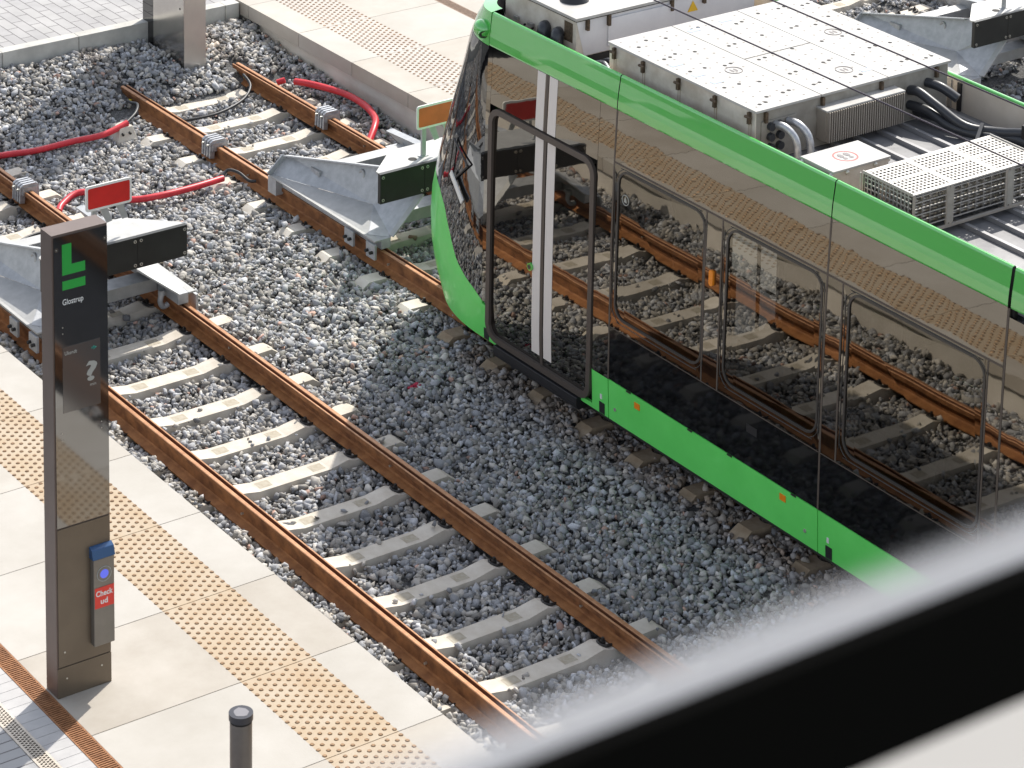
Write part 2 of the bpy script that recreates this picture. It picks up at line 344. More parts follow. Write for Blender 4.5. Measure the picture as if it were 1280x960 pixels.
# ------------------------------------------------------------------ platforms
def platform(name, xa, xb, inner, ya, yb, y0j, tact_mat, cols=11, tdir=1):
    """slab row from edge xa to xb (xb further from the track); tdir=+1 when xb<xa"""
    sgn = -1 if xb < xa else 1
    mb = MB(); k0 = math.ceil((ya-y0j)/1.157)-1; js = [y0j+1.157*k for k in range(k0, k0+80)]
    js = [j for j in js if ya < j < yb]; edges = [ya]+js+[yb]
    t0, t1 = xa+sgn*.385, xa+sgn*1.0
    r = random.Random(3)
    for a, b in zip(edges[:-1], edges[1:]):
        a2, b2 = a+.0042, b-.0042; m = r.choice(['slabA', 'slabB', 'slabC'])
        def bx(u, v, mm): mb.box(min(u, v), max(u, v), a2, b2, HP-.17, HP, mm)
        bx(xa, t0, m); bx(t0, t1, tact_mat); bx(t1, xb, m)
    lo, hi = sorted((xa+sgn*.055, xb))
    mb.box(lo, hi, ya+.01, yb-.01, -.55, HP-.172, 'wall')
    lo, hi = sorted((xa+sgn*.02, xb)); mb.box(lo, hi, ya+.005, yb-.005, HP-.03, HP-.008, 'wall')
    tag(mb.build(name, origin=(xa, 0, 0)), kind='structure')
    st = MB(); n = 10
    yy = ya+.05
    for c in range(cols):
        x = t0+sgn*(.012+.059*c); p = .083; off = (c % 2)*p/2
        k = 0
        while True:
            y = ya+.06+off+k*p; k += 1
            if y > yb-.05: break
            if any(abs(y-j) < .018 for j in js): continue
            ro, ri, h = .0185, .0135, .006
            vs = [(x+ro*math.cos(2*math.pi*i/n), y+ro*math.sin(2*math.pi*i/n), HP) for i in range(n)]+[(x+ri*math.cos(2*math.pi*i/n), y+ri*math.sin(2*math.pi*i/n), HP+h) for i in range(n)]
            st.add(vs, [(i, (i+1) % n, n+(i+1) % n, n+i) for i in range(n)]+[tuple(range(n, 2*n))], 'stud')
    tag(st.build('tactile_studs', origin=((t0+t1)/2, 0, HP)), kind='structure')
platform('platform', XPL, -3.65, 1, -7.0, 9.5, 4.8628, 'stain')
platform('platform', XPR, 7.24, 1, -6.0, 12.15, 10.5207, 'plain_band')
mb = MB(); mb.box(7.40, 10.6, -6, 12.15, -.5, HP-.004, 'slabA'); tag(mb.build('platform', origin=(9, 0, 0)), kind='structure')
mb = MB(); mb.box(13.45, 17, -6, 12.15, -.5, HP-.004, 'slabB'); tag(mb.build('platform', origin=(14, 0, 0)), kind='structure')
# pavement behind the kerb and at the left
mb = MB(); mb.box(-30, 40, 12.0, 60, .05, .287, 'paver'); mb.box(5.22, 40, 12.155, 12.2, .05, .289, 'paver')
tag(mb.build('pavement', origin=(0, 12, 0)), kind='structure')
kb = MB(); xk = -8.0; r = random.Random(5)
while xk < 5.18:
    x1 = min(xk+1.0, 5.2); kb.box(xk+.003, x1-.003, 11.85, 11.997, -.4, .297, 'kerb'); xk += 1.0
tag(kb.build('kerb', origin=(0, 11.9, 0), bev=.012), kind='structure')
mb = MB()
for i in range(170):
    y = -8.0+i*.1085; mb.box(-4.0, -3.797, y+.002, y+.1065, .1, HP-.004, 'paverrow')
mb.box(-4.0, -3.797, -8, 10, .1, HP-.012, 'pit'); mb.box(-5.6, -4.135, -8, 10, .1, HP-.006, 'paverL')
tag(mb.build('pavement', origin=(-4, 0, 0)), kind='structure')

mb = MB(); mb.box(-40, -5.75, -20, 60, -.3, .18, 'darkground'); tag(mb.build('unseen_dark_ground', origin=(-20, 0, 0)), kind='structure')  # unseen dark ground, added so the upper roof band reflects a darker tone
mb = MB(); mb.box(-5.745, -5.605, -20, 10, -.3, HP-.008, 'kerb'); tag(mb.build('kerb', origin=(-5.67, 0, 0), bev=.012), kind='structure')
def corten(x0, x1, ya, yb, label, cm='corten'):
    mb = MB(); mb.box(x0, x1, ya, yb, .05, HP-.035, 'pit'); mb.box(x0, x0+.012, ya, yb, .06, HP, cm); mb.box(x1-.012, x1, ya, yb, .06, HP, cm)
    y = ya
    while y < yb: mb.box(x0+.012, x1-.012, y, y+.012, HP-.03, HP-.001, cm); y += .0245
    tag(mb.build('drain_grating', origin=((x0+x1)/2, 0, .05)), label, 'drain', 'drain gratings in the paving')
corten(-3.795, -3.652, -3.0, 6.0, 'rust orange slotted drain grating running past the foot of the dark information pylon')
corten(7.242, 7.398, 6.5, 12.1, 'brown drain grating across the platform behind the tram', 'brownslot')
mb = MB(); x0, x1 = -4.133, -4.002; mb.box(x0, x1, -3, 6, .05, HP-.03, 'pit')
for xx in (x0, x1-.018): mb.box(xx, xx+.018, -3, 6, .06, HP-.001, 'drainmetal')
y = -3.0; i = 0
for c in range(4):
    xa = x0+.018+c*.0245; mb.box(xa-.002, xa+.003, -3, 6, .1, HP-.002, 'drainmetal')
    y = -3.0+(c % 2)*.012
    while y < 6: mb.box(xa+.003, xa+.0225, y, y+.012, .2, HP-.0025, 'drainmetal'); y += .03
tag(mb.build('drain_grating', origin=(-4.06, 0, .05)), 'beige steel drain grating of short staggered slots left of the rusty one', 'drain', 'drain gratings in the paving')

# ------------------------------------------------------------------ ballast stones (uncountable: one object)
def stones():
    rng = np.random.default_rng(11); pts = []
    def area(x0, x1, y0, y1, dens):
        n = int((x1-x0)*(y1-y0)*dens); pts.append(np.column_stack([rng.uniform(x0, x1, n), rng.uniform(y0, y1, n)]))
    area(-1.45, 3.1, -5.0, 11.83, 980); area(3.1, 5.24, 2.2, 11.83, 940); area(10.65, 13.5, 1.2, 11.5, 700)
    area(4.5, 5.24, -5, 2.2, 500)
    p = np.vstack(pts); x, y = p[:, 0], p[:, 1]
    keep = np.ones(len(p), bool)
    for c, kmin in ((0, -99), (X2, -99), (X3, -99)):
        d = x-c; ph = (y-SY0)/SP; fr = np.abs(ph-np.round(ph))*SP
        onsl = (fr < .128) & (np.abs(d) < 1.19) & (y < 10.6)
        stray = rng.uniform(0, 1, len(p)) < np.where(x < -.88, .72, .008)
        keep &= ~(onsl & ~stray)
        for rx in (-.745, .745): keep &= ~((np.abs(d-rx) < .07) & (y < 10.95))
    keep &= ~((x > 3.88) & (x < 4.23) & (y > 10.93) & (y < 12))
    p = p[keep]; x, y = p[:, 0], p[:, 1]; n = len(p)
    z = height(x, y)+rng.uniform(-.03, .018, n)
    for c in (0, X2):
        d = x-c; ph = (y-SY0)/SP; fr = np.abs(ph-np.round(ph))*SP
        on = (fr < .13) & (np.abs(d) < 1.19) & (y < 10.6); z = np.where(on, np.where(np.abs(d) < .5, -.19, -.13), z)
    for c in (0, X2):
        for rx in (-.745, .745): z = np.where((np.abs(x-c-rx) < .135) & (y < 10.9), np.minimum(z, -.205), z)
    s = rng.lognormal(math.log(.0295), .28, n); s = np.where(rng.uniform(0, 1, n) < .34, s*.62, s); s = np.clip(s, .011, .056)
    sx = s*rng.uniform(.95, 1.5, n); sy = s*rng.uniform(.75, 1.1, n); sz = s*rng.uniform(.55, .9, n)
    q = rng.normal(size=(n, 4)); q[:, 1:3] *= .55; q /= np.linalg.norm(q, axis=1)[:, None]
    a, b, c, d = q.T
    Rm = np.stack([np.stack([1-2*(c*c+d*d), 2*(b*c-a*d), 2*(b*d+a*c)], 1), np.stack([2*(b*c+a*d), 1-2*(b*b+d*d), 2*(c*d-a*b)], 1), np.stack([2*(b*d-a*c), 2*(c*d+a*b), 1-2*(b*b+c*c)], 1)], 1)
    br = rng.lognormal(math.log(.335), .34, n); br = np.clip(br, .11, .58)
    hue = rng.uniform(0, 1, n); cool = np.stack([br*.98, br*.99, br*1.02], 1); warm = np.stack([br*1.06, br*1.0, br*.91], 1)
    col = np.where((hue < .5)[:, None], cool, warm)
    red = hue > .985; col[red] = np.stack([br*1.15, br*.75, br*.6], 1)[red]
    rx_, ry_ = 1.853, 3.106; rp = np.hypot(x-rx_, (y-ry_)*1.3) < .07; col[rp] = (.45, .03, .07)
    # rust dust beside the rails and dirt under the tram's edge
    dust = np.zeros(n)
    for c in (0, X2):
        for rx in (-.745, .745): dust = np.maximum(dust, np.clip(1-np.abs(x-c-rx)/.22, 0, 1)*.55)
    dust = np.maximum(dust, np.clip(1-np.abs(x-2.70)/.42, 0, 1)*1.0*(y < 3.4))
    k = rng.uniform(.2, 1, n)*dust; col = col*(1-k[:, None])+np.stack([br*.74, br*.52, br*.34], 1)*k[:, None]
    V = []; F = []; CC = []; base = 0
    T = 22; tid = rng.integers(0, T, n)
    for t in range(T):
        rr = np.random.default_rng(100+t); bm = bmesh.new()
        for k in range(12):
            v = rr.normal(size=3); v /= np.linalg.norm(v); v *= rr.uniform(.80, 1.12); v = np.sign(v)*np.abs(v)**.86; bm.verts.new(v)
        bmesh.ops.convex_hull(bm, input=bm.verts)
        for v in [v for v in bm.verts if not v.link_faces]: bm.verts.remove(v)
        bm.verts.index_update(); tv = np.array([v.co[:] for v in bm.verts]); tf = np.array([[v.index for v in f.verts] for f in bm.faces]); bm.free()
        ix = np.where(tid == t)[0]; m = len(ix); nv = len(tv)
        loc = tv[None]*np.stack([sx[ix], sy[ix], sz[ix]], 1)[:, None, :]
        wv = np.einsum('nij,nkj->nki', Rm[ix], loc)+np.stack([x[ix], y[ix], z[ix]], 1)[:, None, :]
        V.append(wv.reshape(-1, 3)); F.append((tf[None]+(np.arange(m)*nv)[:, None, None]+base).reshape(-1, 3)); CC.append(np.repeat(col[ix], nv, 0)); base += m*nv
    V = np.vstack(V).astype(np.float32); F = np.vstack(F).astype(np.int32); CC = np.vstack(CC)
    me = bpy.data.meshes.new('ballast_stones'); me.vertices.add(len(V)); me.vertices.foreach_set('co', V.ravel())
    me.loops.add(F.size); me.loops.foreach_set('vertex_index', F.ravel()); me.polygons.add(len(F)); me.polygons.foreach_set('loop_start', np.arange(0, F.size, 3, dtype=np.int32))
    at = me.attributes.new('col', 'FLOAT_COLOR', 'POINT'); at.data.foreach_set('color', np.column_stack([CC, np.ones(len(CC))]).astype(np.float32).ravel())
    me.materials.append(X['stone']); me.update(); me.validate()
    ob = bpy.data.objects.new('ballast_stones', me); COL.objects.link(ob)
    tag(ob, 'grey crushed stone ballast filling the track beds', 'ballast', kind='stuff')
stones()

# ------------------------------------------------------------------ rails
RP = [(-.060, -.180), (.120, -.180), (.120, -.168), (.052, -.150), (.040, -.138), (.040, -.052), (.056, -.038), (.056, -.005), (.050, 0), (.018, 0), (.013, -.005), (.010, -.036), (-.016, -.036), (-.019, -.003), (-.022, -.001), (-.033, -.001), (-.037, -.006), (-.033, -.048), (.014, -.068), (.022, -.080), (.022, -.138), (.008, -.150), (-.060, -.168)]
ORD = ['first', 'second', 'third', 'fourth', 'fifth', 'sixth', 'seventh', 'eighth', 'ninth', 'tenth', 'eleventh', 'twelfth', 'thirteenth', 'fourteenth', 'fifteenth', 'sixteenth', 'seventeenth', 'eighteenth']
def rail(cx, side, y0, y1, label):
    mb = MB(); n = len(RP)
    pf = [(cx+side*(.7175+u), z) for u, z in RP]
    if side < 0: pf = pf[::-1]
    nY = 2; vs = [(p[0], y0, p[1]) for p in pf]+[(p[0], y1, p[1]) for p in pf]
    mb.add(vs, [tuple(range(n)), tuple(range(2*n-1, n-1, -1))], 'rust')
    for i in range(n):
        j = (i+1) % n; u = [pf[i], pf[j]]; zz = min(u[0][1], u[1][1]); uu = [abs(q[0]-cx)-.7175 for q in u]
        m = 'rusttop' if zz > -.007 else ('rustdark' if (zz > -.04 and max(uu) < .016 and min(uu) > -.021) else 'rust')
        if m == 'rust' and -.145 < zz < -.03 and abs(u[0][1]-u[1][1]) > .01: m = 'rustweb'
        mb.add(vs, [(j, i, n+i, n+j)], m)
    # fish bolts in the web, plus weld collar
    for yb in np.arange(y0+.9, y1, 2.73):
        xw = cx+side*(.7175+.018); mb.cyl((cx+side*(.7175+.0), yb, -.10), (cx+side*(.7175+.062), yb, -.10), .011, 'boltw', n=8)
    o = mb.build('rail', origin=(cx+side*.745, (y0+y1)/2, -.18)); tag(o, label, 'rail', 'rusty grooved rails'); return o
rail(0, -1, -10, 10.85, 'rusty grooved rail of the left track closest to the platform with the pylon')
rail(0, 1, -10, 10.85, 'rusty grooved rail of the left track beside the wide middle strip of ballast')
rail(X2, -1, -12, 10.85, 'rusty rail under the near side of the tram, ending in front of the steel pillar')
rail(X2, 1, -12, 10.78, 'rusty rail under the far side of the tram, next to the low concrete platform wall')
rail(X3, -1, -2, 10.85, 'rusty rail behind the tram roof in the upper right corner')

# ------------------------------------------------------------------ sleepers
SPROF = [(-1.22, -.40), (-1.22, -.232), (-1.10, -.152), (-.885, -.158), (-.865, -.184), (-.625, -.184), (-.555, -.161), (-.46, -.176), (-.36, -.194), (.36, -.194), (.46, -.176), (.555, -.161), (.625, -.184), (.865, -.184), (.885, -.158), (1.10, -.152), (1.22, -.232), (1.22, -.40)]
def make_sleeper(cx, y, label, group):
    t = thing('concrete_sleeper', (cx, y, -.40), label, 'sleeper', group)
    mb = MB(); n = len(SPROF)
    def hw(z): return .088+(-.15-z)*.12
    a = [(cx+x, y-hw(z), z) for x, z in SPROF]; b = [(cx+x, y+hw(z), z) for x, z in SPROF]
    vs = a+b; mb.add(vs, [tuple(range(n))[::-1], tuple(range(n, 2*n))], 'sleeper'); mb.add(vs, [(i, (i+1) % n, n+(i+1) % n, n+i) for i in range(n)], 'sleeper')
    for s in (-1, 1):
        xa = cx+s*.27; mb.add([(xa-.065, y-.05, -.1928), (xa+.065, y-.05, -.1928), (xa+.065, y+.055, -.1928), (xa-.065, y+.055, -.1928)], [(0, 1, 2, 3)], 'patch')
    part(mb, 'sleeper_body', t, bev=.008)
    for s in (-1, 1):
        for q in (-1, 1):
            c = MB(); xb = cx+s*(.745 if q > 0 else .745)+s*q*.135
            c.cyl((xb, y, -.19), (xb, y, -.145), .024, 'clip', n=8); c.cyl((xb, y, -.145), (xb, y, -.12), .014, 'clip', n=6)
            c.tube([(xb-s*q*.05, y-.05, -.172), (xb+s*q*.01, y-.05, -.165), (xb+s*q*.03, y, -.168), (xb+s*q*.01, y+.05, -.165), (xb-s*q*.05, y+.05, -.172)], .0125, 'clip', n=6, seg=3)
            part(c, 'rail_clip', t)
    return t
def slabel(k, track):
    # k counts from the sleeper just in front of the buffer stop
    if k < 0: return ORD[-k-1]+' concrete sleeper in front of the buffer stop, '+track
    return ORD[k]+' concrete sleeper from the buffer stop front towards its rear, '+track
DUSTY_WARM = None
first = make_sleeper(0, SY0, slabel(0, 'left track'), 'sleepers of the left track')
for k in range(-13, 8):
    if k == 0: continue
    c = copy_tree(first, (0, k*SP, rnd.uniform(-.004, .004))); c['label'] = slabel(k, 'left track')
for k in range(-10, 8):
    c = copy_tree(first, (X2, k*SP, rnd.uniform(-.004, .004))); c['label'] = slabel(k, 'track under the tram'); c['group'] = 'sleepers of the track under the tram'
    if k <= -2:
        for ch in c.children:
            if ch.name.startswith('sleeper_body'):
                if DUSTY_WARM is None: DUSTY_WARM = ch.data.copy(); DUSTY_WARM.materials[0] = X['sleeperdust_warm']
                ch.data = DUSTY_WARM
for k in range(3, 7):
    c = copy_tree(first, (X3, k*SP, 0)); c['label'] = slabel(k, 'far track behind the tram'); c['group'] = 'sleepers of the far track'

# ------------------------------------------------------------------ insulated joint clamps on the rails
def clamp(cx, y, label):
    t = thing('rail_clamp', (cx, y, -.14), label, 'rail clamp', 'ribbed metal clamps on the rails')
    mb = MB(); mb.box(cx-.085, cx+.085, y-.10, y+.10, -.05, .045, 'zinc'); mb.box(cx-.10, cx-.062, y-.09, y+.09, -.125, -.02, 'zinc'); mb.box(cx+.066, cx+.10, y-.09, y+.09, -.125, -.02, 'zinc')
    part(mb, 'clamp_body', t, bev=.006)
    for i in range(4):
        yy = y-.078+i*.052; f = MB(); f.prism([(cx-.115, -.12), (cx-.06, -.13), (cx-.045, .03), (cx+.045, .03), (cx+.06, -.13), (cx+.115, -.12), (cx+.105, .055), (cx+.07, .078), (cx-.07, .078), (cx-.105, .055)], 1, yy-.014, yy+.014, 'zinc')
        part(f, 'clamp_rib', t)
    for q in (-1, 1):
        bb = MB(); bb.cyl((cx-.13, y+q*.05, .02), (cx-.095, y+q*.05, .02), .014, 'boltw', n=8); part(bb, 'bolt', t)
clamp(.745, 8.79, 'ribbed grey clamp on the rail at the left edge of the photo')
clamp(X2-.745, 8.76, 'ribbed grey clamp on the near rail between the pillar and the sloped steel plate')
clamp(X2+.745, 8.79, 'ribbed grey clamp on the far rail beside the looping red conduit')

# ------------------------------------------------------------------ buffer stops
def buffer_stop(cx, label, signmat):
    t = thing('buffer_stop', (cx, 5.6, -.05), label, 'buffer stop', 'steel buffer stops at the track ends')
    for s in (-1, 1):
        def W(x, y, z): return (cx+s*x, y, z)
        base = MB(); xs = sorted((cx+s*.655, cx+s*.84)); xi = sorted((cx+s*.66, cx+s*.775)); base.box(xi[0], xi[1], 5.40, 7.30, .012, .120, 'galv'); part(base, 'rail_shoe', t, bev=.006)
        # rear foot
        ft = MB(); ft.box(xs[0]-.01, xs[1]+.01, 7.31, 7.47, -.075, .10, 'galv'); part(ft, 'foot_bracket', t, bev=.006)
        # sloping side plate, leaning inwards, with folded rim
        pl = MB()
        A = [W(.815, 7.45, .115), W(.635, 7.42, .30), W(.32, 6.0, .59), W(.475, 6.0, .212)]
        off = Vector((-s*.012, 0, 0)); n = len(A); B = [Vector(a)+off for a in A]
        vs = [Vector(a) for a in A]+B
        pl.add(vs, [(0, 1, 3), (1, 2, 3), (n+3, n+1, n), (n+3, n+2, n+1)]+[(i, n+i, n+(i+1) % n, (i+1) % n) for i in range(n)], 'galv')
        for i, j in ((0, 1), (1, 2)):
            a, b = Vector(A[i]), Vector(A[j]); pl.beam(a+Vector((s*.03, 0, .0)), b+Vector((s*.03, 0, .0)), .014, .075, 'galv', upv=(s, 0, .2))
        part(pl, 'side_plate', t)
        lo = MB(); f3 = [W(.815, 7.40, .121), W(.815, 5.58, .121), W(.475, 6.0, .210)]; f4 = [Vector(p)-Vector((0, 0, .012)) for p in f3]
        lo.add([Vector(p) for p in f3]+f4, [(0, 1, 2), (5, 4, 3), (0, 3, 4, 1), (1, 4, 5, 2), (2, 5, 3, 0)], 'galvlight'); part(lo, 'lower_plate', t)
        # bottom flange along the shoe, pale
        fl = MB(); fl.beam(W(.815, 7.44, .112), W(.815, 5.40, .112), .075, .016, 'galvlight'); part(fl, 'flange', t)
        # front bent plate and triangular gusset
        fp = MB()
        q = [W(.815, 5.57, .123), W(.477, 5.995, .212), W(.32, 5.99, .59), W(.22, 5.484, .62), W(.22, 5.484, .47), W(.66, 5.40, .123)]
        qq = [Vector(p)+Vector((0, .014, 0)) for p in q]; n = len(q)
        fp.add([Vector(p) for p in q]+qq, [(0, 1, 5), (1, 4, 5), (1, 3, 4), (1, 2, 3), (n+5, n+1, n+0), (n+5, n+4, n+1), (n+4, n+3, n+1), (n+3, n+2, n+1)]+[(i, n+i, n+(i+1) % n, (i+1) % n) for i in range(n)], 'galv')
        part(fp, 'front_plate', t)
        gs = MB(); gs.beam(W(.655, 5.405, .13), W(.235, 5.476, .46), .07, .014, 'galvlight', upv=(.6*s, 0, .8)); part(gs, 'front_brace', t)
        # clamp blocks with bolts
        for yy in (5.46, 5.86):
            cb = MB(); xo = sorted((cx+s*.842, cx+s*.872)); cb.box(xo[0], xo[1], yy-.08, yy+.08, -.075, .085, 'galv')
            for dy in (-.04, .04): cb.cyl((cx+s*.872, yy+dy, .0), (cx+s*.905, yy+dy, .0), .018, 'clip', n=8)
            part(cb, 'clamp_block', t, bev=.005)
        hk = MB(); hk.tube([W(.60, 5.62, .06), W(.585, 5.62, -.02), W(.62, 5.62, -.075), W(.672, 5.62, -.06)], .028, 'galv', n=8, seg=4); hk.cyl(W(.60, 5.62, .05), W(.60, 5.62, .10), .035, 'galv', n=10); part(hk, 'rail_hook', t)
    cbm = MB(); cbm.box(cx-.652, cx+.652, 5.80, 6.02, .015, .145, 'galvlight', 'galv'); part(cbm, 'cross_beam', t, bev=.006)
    cb2 = MB(); cb2.box(cx-.60, cx+.60, 6.85, 7.02, .17, .30, 'galv', 'galvlight'); part(cb2, 'cross_beam', t, bev=.006)
    cv = MB(); cv.prism([(cx-.76, 5.475), (cx+.76, 5.475), (cx+.76, 5.53), (cx+.34, 5.92), (cx-.34, 5.92), (cx-.76, 5.53)], 2, .775, .797, 'galvlight'); cv.box(cx-.2, cx+.2, 5.476, 5.86, .50, .775, 'galv')
    cv.cyl((cx-.27, 5.60, .7975), (cx-.27, 5.60, .7995), .045, 'hole', n=16)
    part(cv, 'cover_plate', t)
    for a, b in ((-.776, -.238), (-.236, .236), (.238, .776)):
        bd = MB(); bd.box(cx+a, cx+b, 5.425, 5.474, .485, .802, 'board'); part(bd, 'board_panel', t, bev=.004)
    for x in (-.745, -.27, -.205, .205, .27, .745):
        for z in (.525, .765):
            bo = MB(); bo.cyl((cx+x, 5.424, z), (cx+x, 5.416, z), .016, 'boltw', n=10); bo.cyl((cx+x, 5.416, z), (cx+x, 5.413, z), .008, 'clip', n=6); part(bo, 'bolt', t)
    eye = MB(); eye.tube([(cx-.42, 6.3, .35), (cx-.42, 6.26, .42), (cx-.42, 6.3, .47), (cx-.42, 6.34, .42)], .016, 'galvlight', n=6, seg=4, closed=True); part(eye, 'lifting_eye', t)
    # marker sign
    def rr(x0, x1, z0, z1, r, n=6):
        o = []
        for (qx, qz, a0) in ((x1-r, z1-r, 0), (x0+r, z1-r, 90), (x0+r, z0+r, 180), (x1-r, z0+r, 270)):
            for i in range(n+1): a = R(a0+90*i/n); o.append((qx+r*math.cos(a), qz+r*math.sin(a)))
        return o
    sg = MB(); sg.prism(rr(cx-.232, cx+.262, 1.10, 1.352, .03), 1, 5.582, 5.597, 'signwhite'); so_ = part(sg, 'marker_sign', t)
    sr = MB(); sr.prism(rr(cx-.208, cx+.238, 1.124, 1.328, .014), 1, 5.579, 5.5815, signmat); part(sr, 'sign_face', so_)
    sp_ = MB(); sp_.box(cx-.155, cx-.105, 5.598, 5.625, .798, 1.22, 'galvlight'); sp_.box(cx-.18, cx-.08, 5.585, 5.64, .798, .806, 'galv'); part(sp_, 'sign_post', t)
    for x in (.0, .17):
        br = MB(); br.prism([(cx+x-.075, 1.098), (cx+x+.005, 1.098), (cx+x+.06, .95), (cx+x-.0, .94)], 1, 5.60, 5.612, 'galvlight'); part(br, 'sign_bracket', t)
    return t
buffer_stop(0, 'steel buffer stop with bright red rectangular sign, partly hidden by the dark pylon', 'signred')
buffer_stop(X2, 'steel buffer stop with orange red sign, partly hidden by the green nose of the tram', 'signred_lit')
buffer_stop(X3, 'steel buffer stop behind the tram roof in the upper right corner', 'signred')

# ------------------------------------------------------------------ conduits and bonding cables
def conduit(name, pts, r, m, label, cat, tips=None):
    mb = MB(); mb.tube(pts, r, m, n=10)
    if tips:
        for a, b in tips: mb.cyl(a, b, r*1.05, 'yellow', n=10)
    return tag(mb.build(name), label, cat)
conduit('red_conduit', [(.3, 10.02, -.13), (1.0, 9.95, -.10), (1.42, 9.89, -.11), (1.86, 9.86, -.09), (2.24, 9.83, -.08), (2.55, 9.86, -.02)], .036, 'redpipe', 'red conduit at the left edge above the red sign, ending at a concrete block', 'conduit')
conduit('red_conduit', [(.93, 8.40, -.17), (1.02, 8.50, -.15), (1.25, 8.60, -.11), (1.45, 8.47, -.11), (1.66, 8.16, -.12), (1.95, 8.04, -.10), (2.34, 8.04, -.10), (2.74, 8.08, -.10)], .036, 'redpipe', 'red conduit passing behind the red sign towards the middle rail', 'conduit')
conduit('red_conduit', [(4.80, 9.92, -.02), (4.86, 9.75, .0), (4.96, 9.52, .0), (5.05, 9.2, .0), (5.04, 8.80, .0), (4.96, 8.48, -.02), (4.82, 8.28, -.04), (4.64, 8.12, -.12)], .04, 'redpipe', 'red conduit curving in a loop beside the concrete platform wall', 'conduit')
conduit('red_conduit', [(4.66, 10.1, -.06), (4.74, 10.05, -.03)], .036, 'redpipe', 'short red conduit stub sticking out beside the far rail', 'conduit')
conduit('bonding_cable', [(2.53, 9.86, -.02), (2.72, 9.98, .02), (2.84, 10.15, .04), (2.86, 10.33, .0), (2.90, 10.5, -.04), (2.985, 10.56, -.08)], .017, 'cable', 'black cable with yellow end bolted to the rail in front of the pillar', 'cable', [((2.93, 10.53, -.055), (2.975, 10.555, -.075))])
conduit('bonding_cable', [(2.72, 8.08, -.10), (2.82, 8.12, -.04), (2.90, 8.02, -.05), (2.93, 7.86, -.09), (2.985, 7.80, -.09)], .017, 'cable', 'black cable from the end of the red conduit to the rail near the sloped plate', 'cable')
conduit('bonding_cable', [(3.16, 9.98, -.17), (3.35, 9.87, -.16), (3.7, 9.82, -.14), (4.1, 9.95, -.11), (4.33, 10.15, -.05), (4.38, 10.38, .0), (4.44, 10.45, -.06), (4.50, 10.48, -.09)], .017, 'cable', 'black cable lying across a sleeper between the two rails by the pillar', 'cable', [((4.43, 10.45, -.05), (4.47, 10.47, -.08))])
conduit('bonding_cable', [(4.02, 7.38, -.14), (4.2, 7.46, -.05), (4.42, 7.40, -.04), (4.5, 7.36, -.09)], .017, 'cable', 'black cable behind the orange sign buffer stop', 'cable', [((4.42, 7.40, -.045), (4.47, 7.38, -.07))])
conduit('bonding_cable', [(-.55, 7.3, -.15), (-.2, 7.55, -.10), (.2, 7.75, -.06), (.5, 7.78, -.06), (.68, 7.72, -.09)], .017, 'cable', 'black cable behind the buffer stop at the left edge', 'cable')
mb = MB(); a = [(2.40, 9.78), (2.62, 9.78), (2.62, 10.02), (2.40, 10.02)]
vs = [(x-.03*(1 if x < 2.5 else -1), y+(-.03 if y < 9.9 else .03), -.25) for x, y in a]+[(x+.03*(1 if x < 2.5 else -1), y+(.03 if y < 9.9 else -.03), -.045) for x, y in a]
mb.add(vs, [(0, 1, 5, 4), (1, 2, 6, 5), (2, 3, 7, 6), (3, 0, 4, 7), (4, 5, 6, 7), (3, 2, 1, 0)], 'sleeper')
for dx in (-.05, .04): mb.cyl((2.5+dx, 9.80, -.11), (2.5+dx, 9.765, -.115), .014, 'hole', n=10)
tag(mb.build('cable_block', bev=.008), 'pale concrete cable block with two holes beside the rail end', 'block')

# ------------------------------------------------------------------ steel pillar by the rail ends
t = thing('steel_pillar', (4.05, 11.4, -.25), 'tall stainless steel clad pillar with dark rear panel standing in the ballast', 'pillar')
mb = MB(); mb.box(3.91, 4.205, 10.96, 11.69, -.07, 4.3, 'stainless'); mb.add([(3.9115, 10.958, -.07), (4.2035, 10.958, -.07), (4.2035, 10.958, 4.29), (3.9115, 10.958, 4.29)], [(0, 1, 2, 3)], 'stainless2'); part(mb, 'steel_cladding', t)
mb = MB(); mb.box(3.925, 4.19, 11.70, 11.98, .0, 4.25, 'darkglass'); part(mb, 'rear_panel', t, bev=.006)
mb = MB()
for (y, z) in ((11.05, .05), (11.6, .05), (11.05, .7), (11.6, .7)): mb.cyl((3.909, y, z), (3.906, y, z), .012, 'clip', n=8)
part(mb, 'cladding_screws', t)
mb = MB(); mb.box(3.99, 4.14, 11.1, 11.6, -.26, -.07, 'under'); part(mb, 'foot', t)

# ------------------------------------------------------------------ information pylon
KX0, KX1, KY0, KY1 = -3.640, -3.199, -.381, -.207
t = thing('information_pylon', ((KX0+KX1)/2, -.29, HP), 'tall dark bronze information pylon with green L logo and screen on the near platform', 'information pylon')
mb = MB(); mb.box(KX0, KX1, KY0+.004, KY1, HP, 3.868, 'pylon'); part(mb, 'pylon_body', t, bev=.003)
mb = MB(); mb.box(KX0+.012, KX1-.004, KY0-.004, KY0+.003, 1.637, 3.85, 'pylonglass'); gl_ = part(mb, 'front_glass', t)
mb = MB(); mb.box(KX0+.012, KX1-.004, KY0-.004, KY0+.003, .548, 1.624, 'pylonlow'); part(mb, 'front_panel', t)
mb = MB(); mb.box(KX0+.002, KX1-.002, KY0-.005, KY0+.003, HP+.002, .540, 'pylonlow'); part(mb, 'plinth', t)
yf = KY0-.0055
mb = MB(); mb.prism([(-3.563, 3.557), (-3.381, 3.557), (-3.381, 3.630), (-3.489, 3.630), (-3.489, 3.788), (-3.563, 3.788)], 1, yf-.001, yf+.001, 'lgreen'); part(mb, 'logo_letter', gl_)
mb = MB(); mb.prism([(-3.563, 3.445), (-3.381, 3.445), (-3.381, 3.512), (-3.563, 3.512)], 1, yf-.001, yf+.001, 'lgreen'); part(mb, 'logo_bar', gl_)
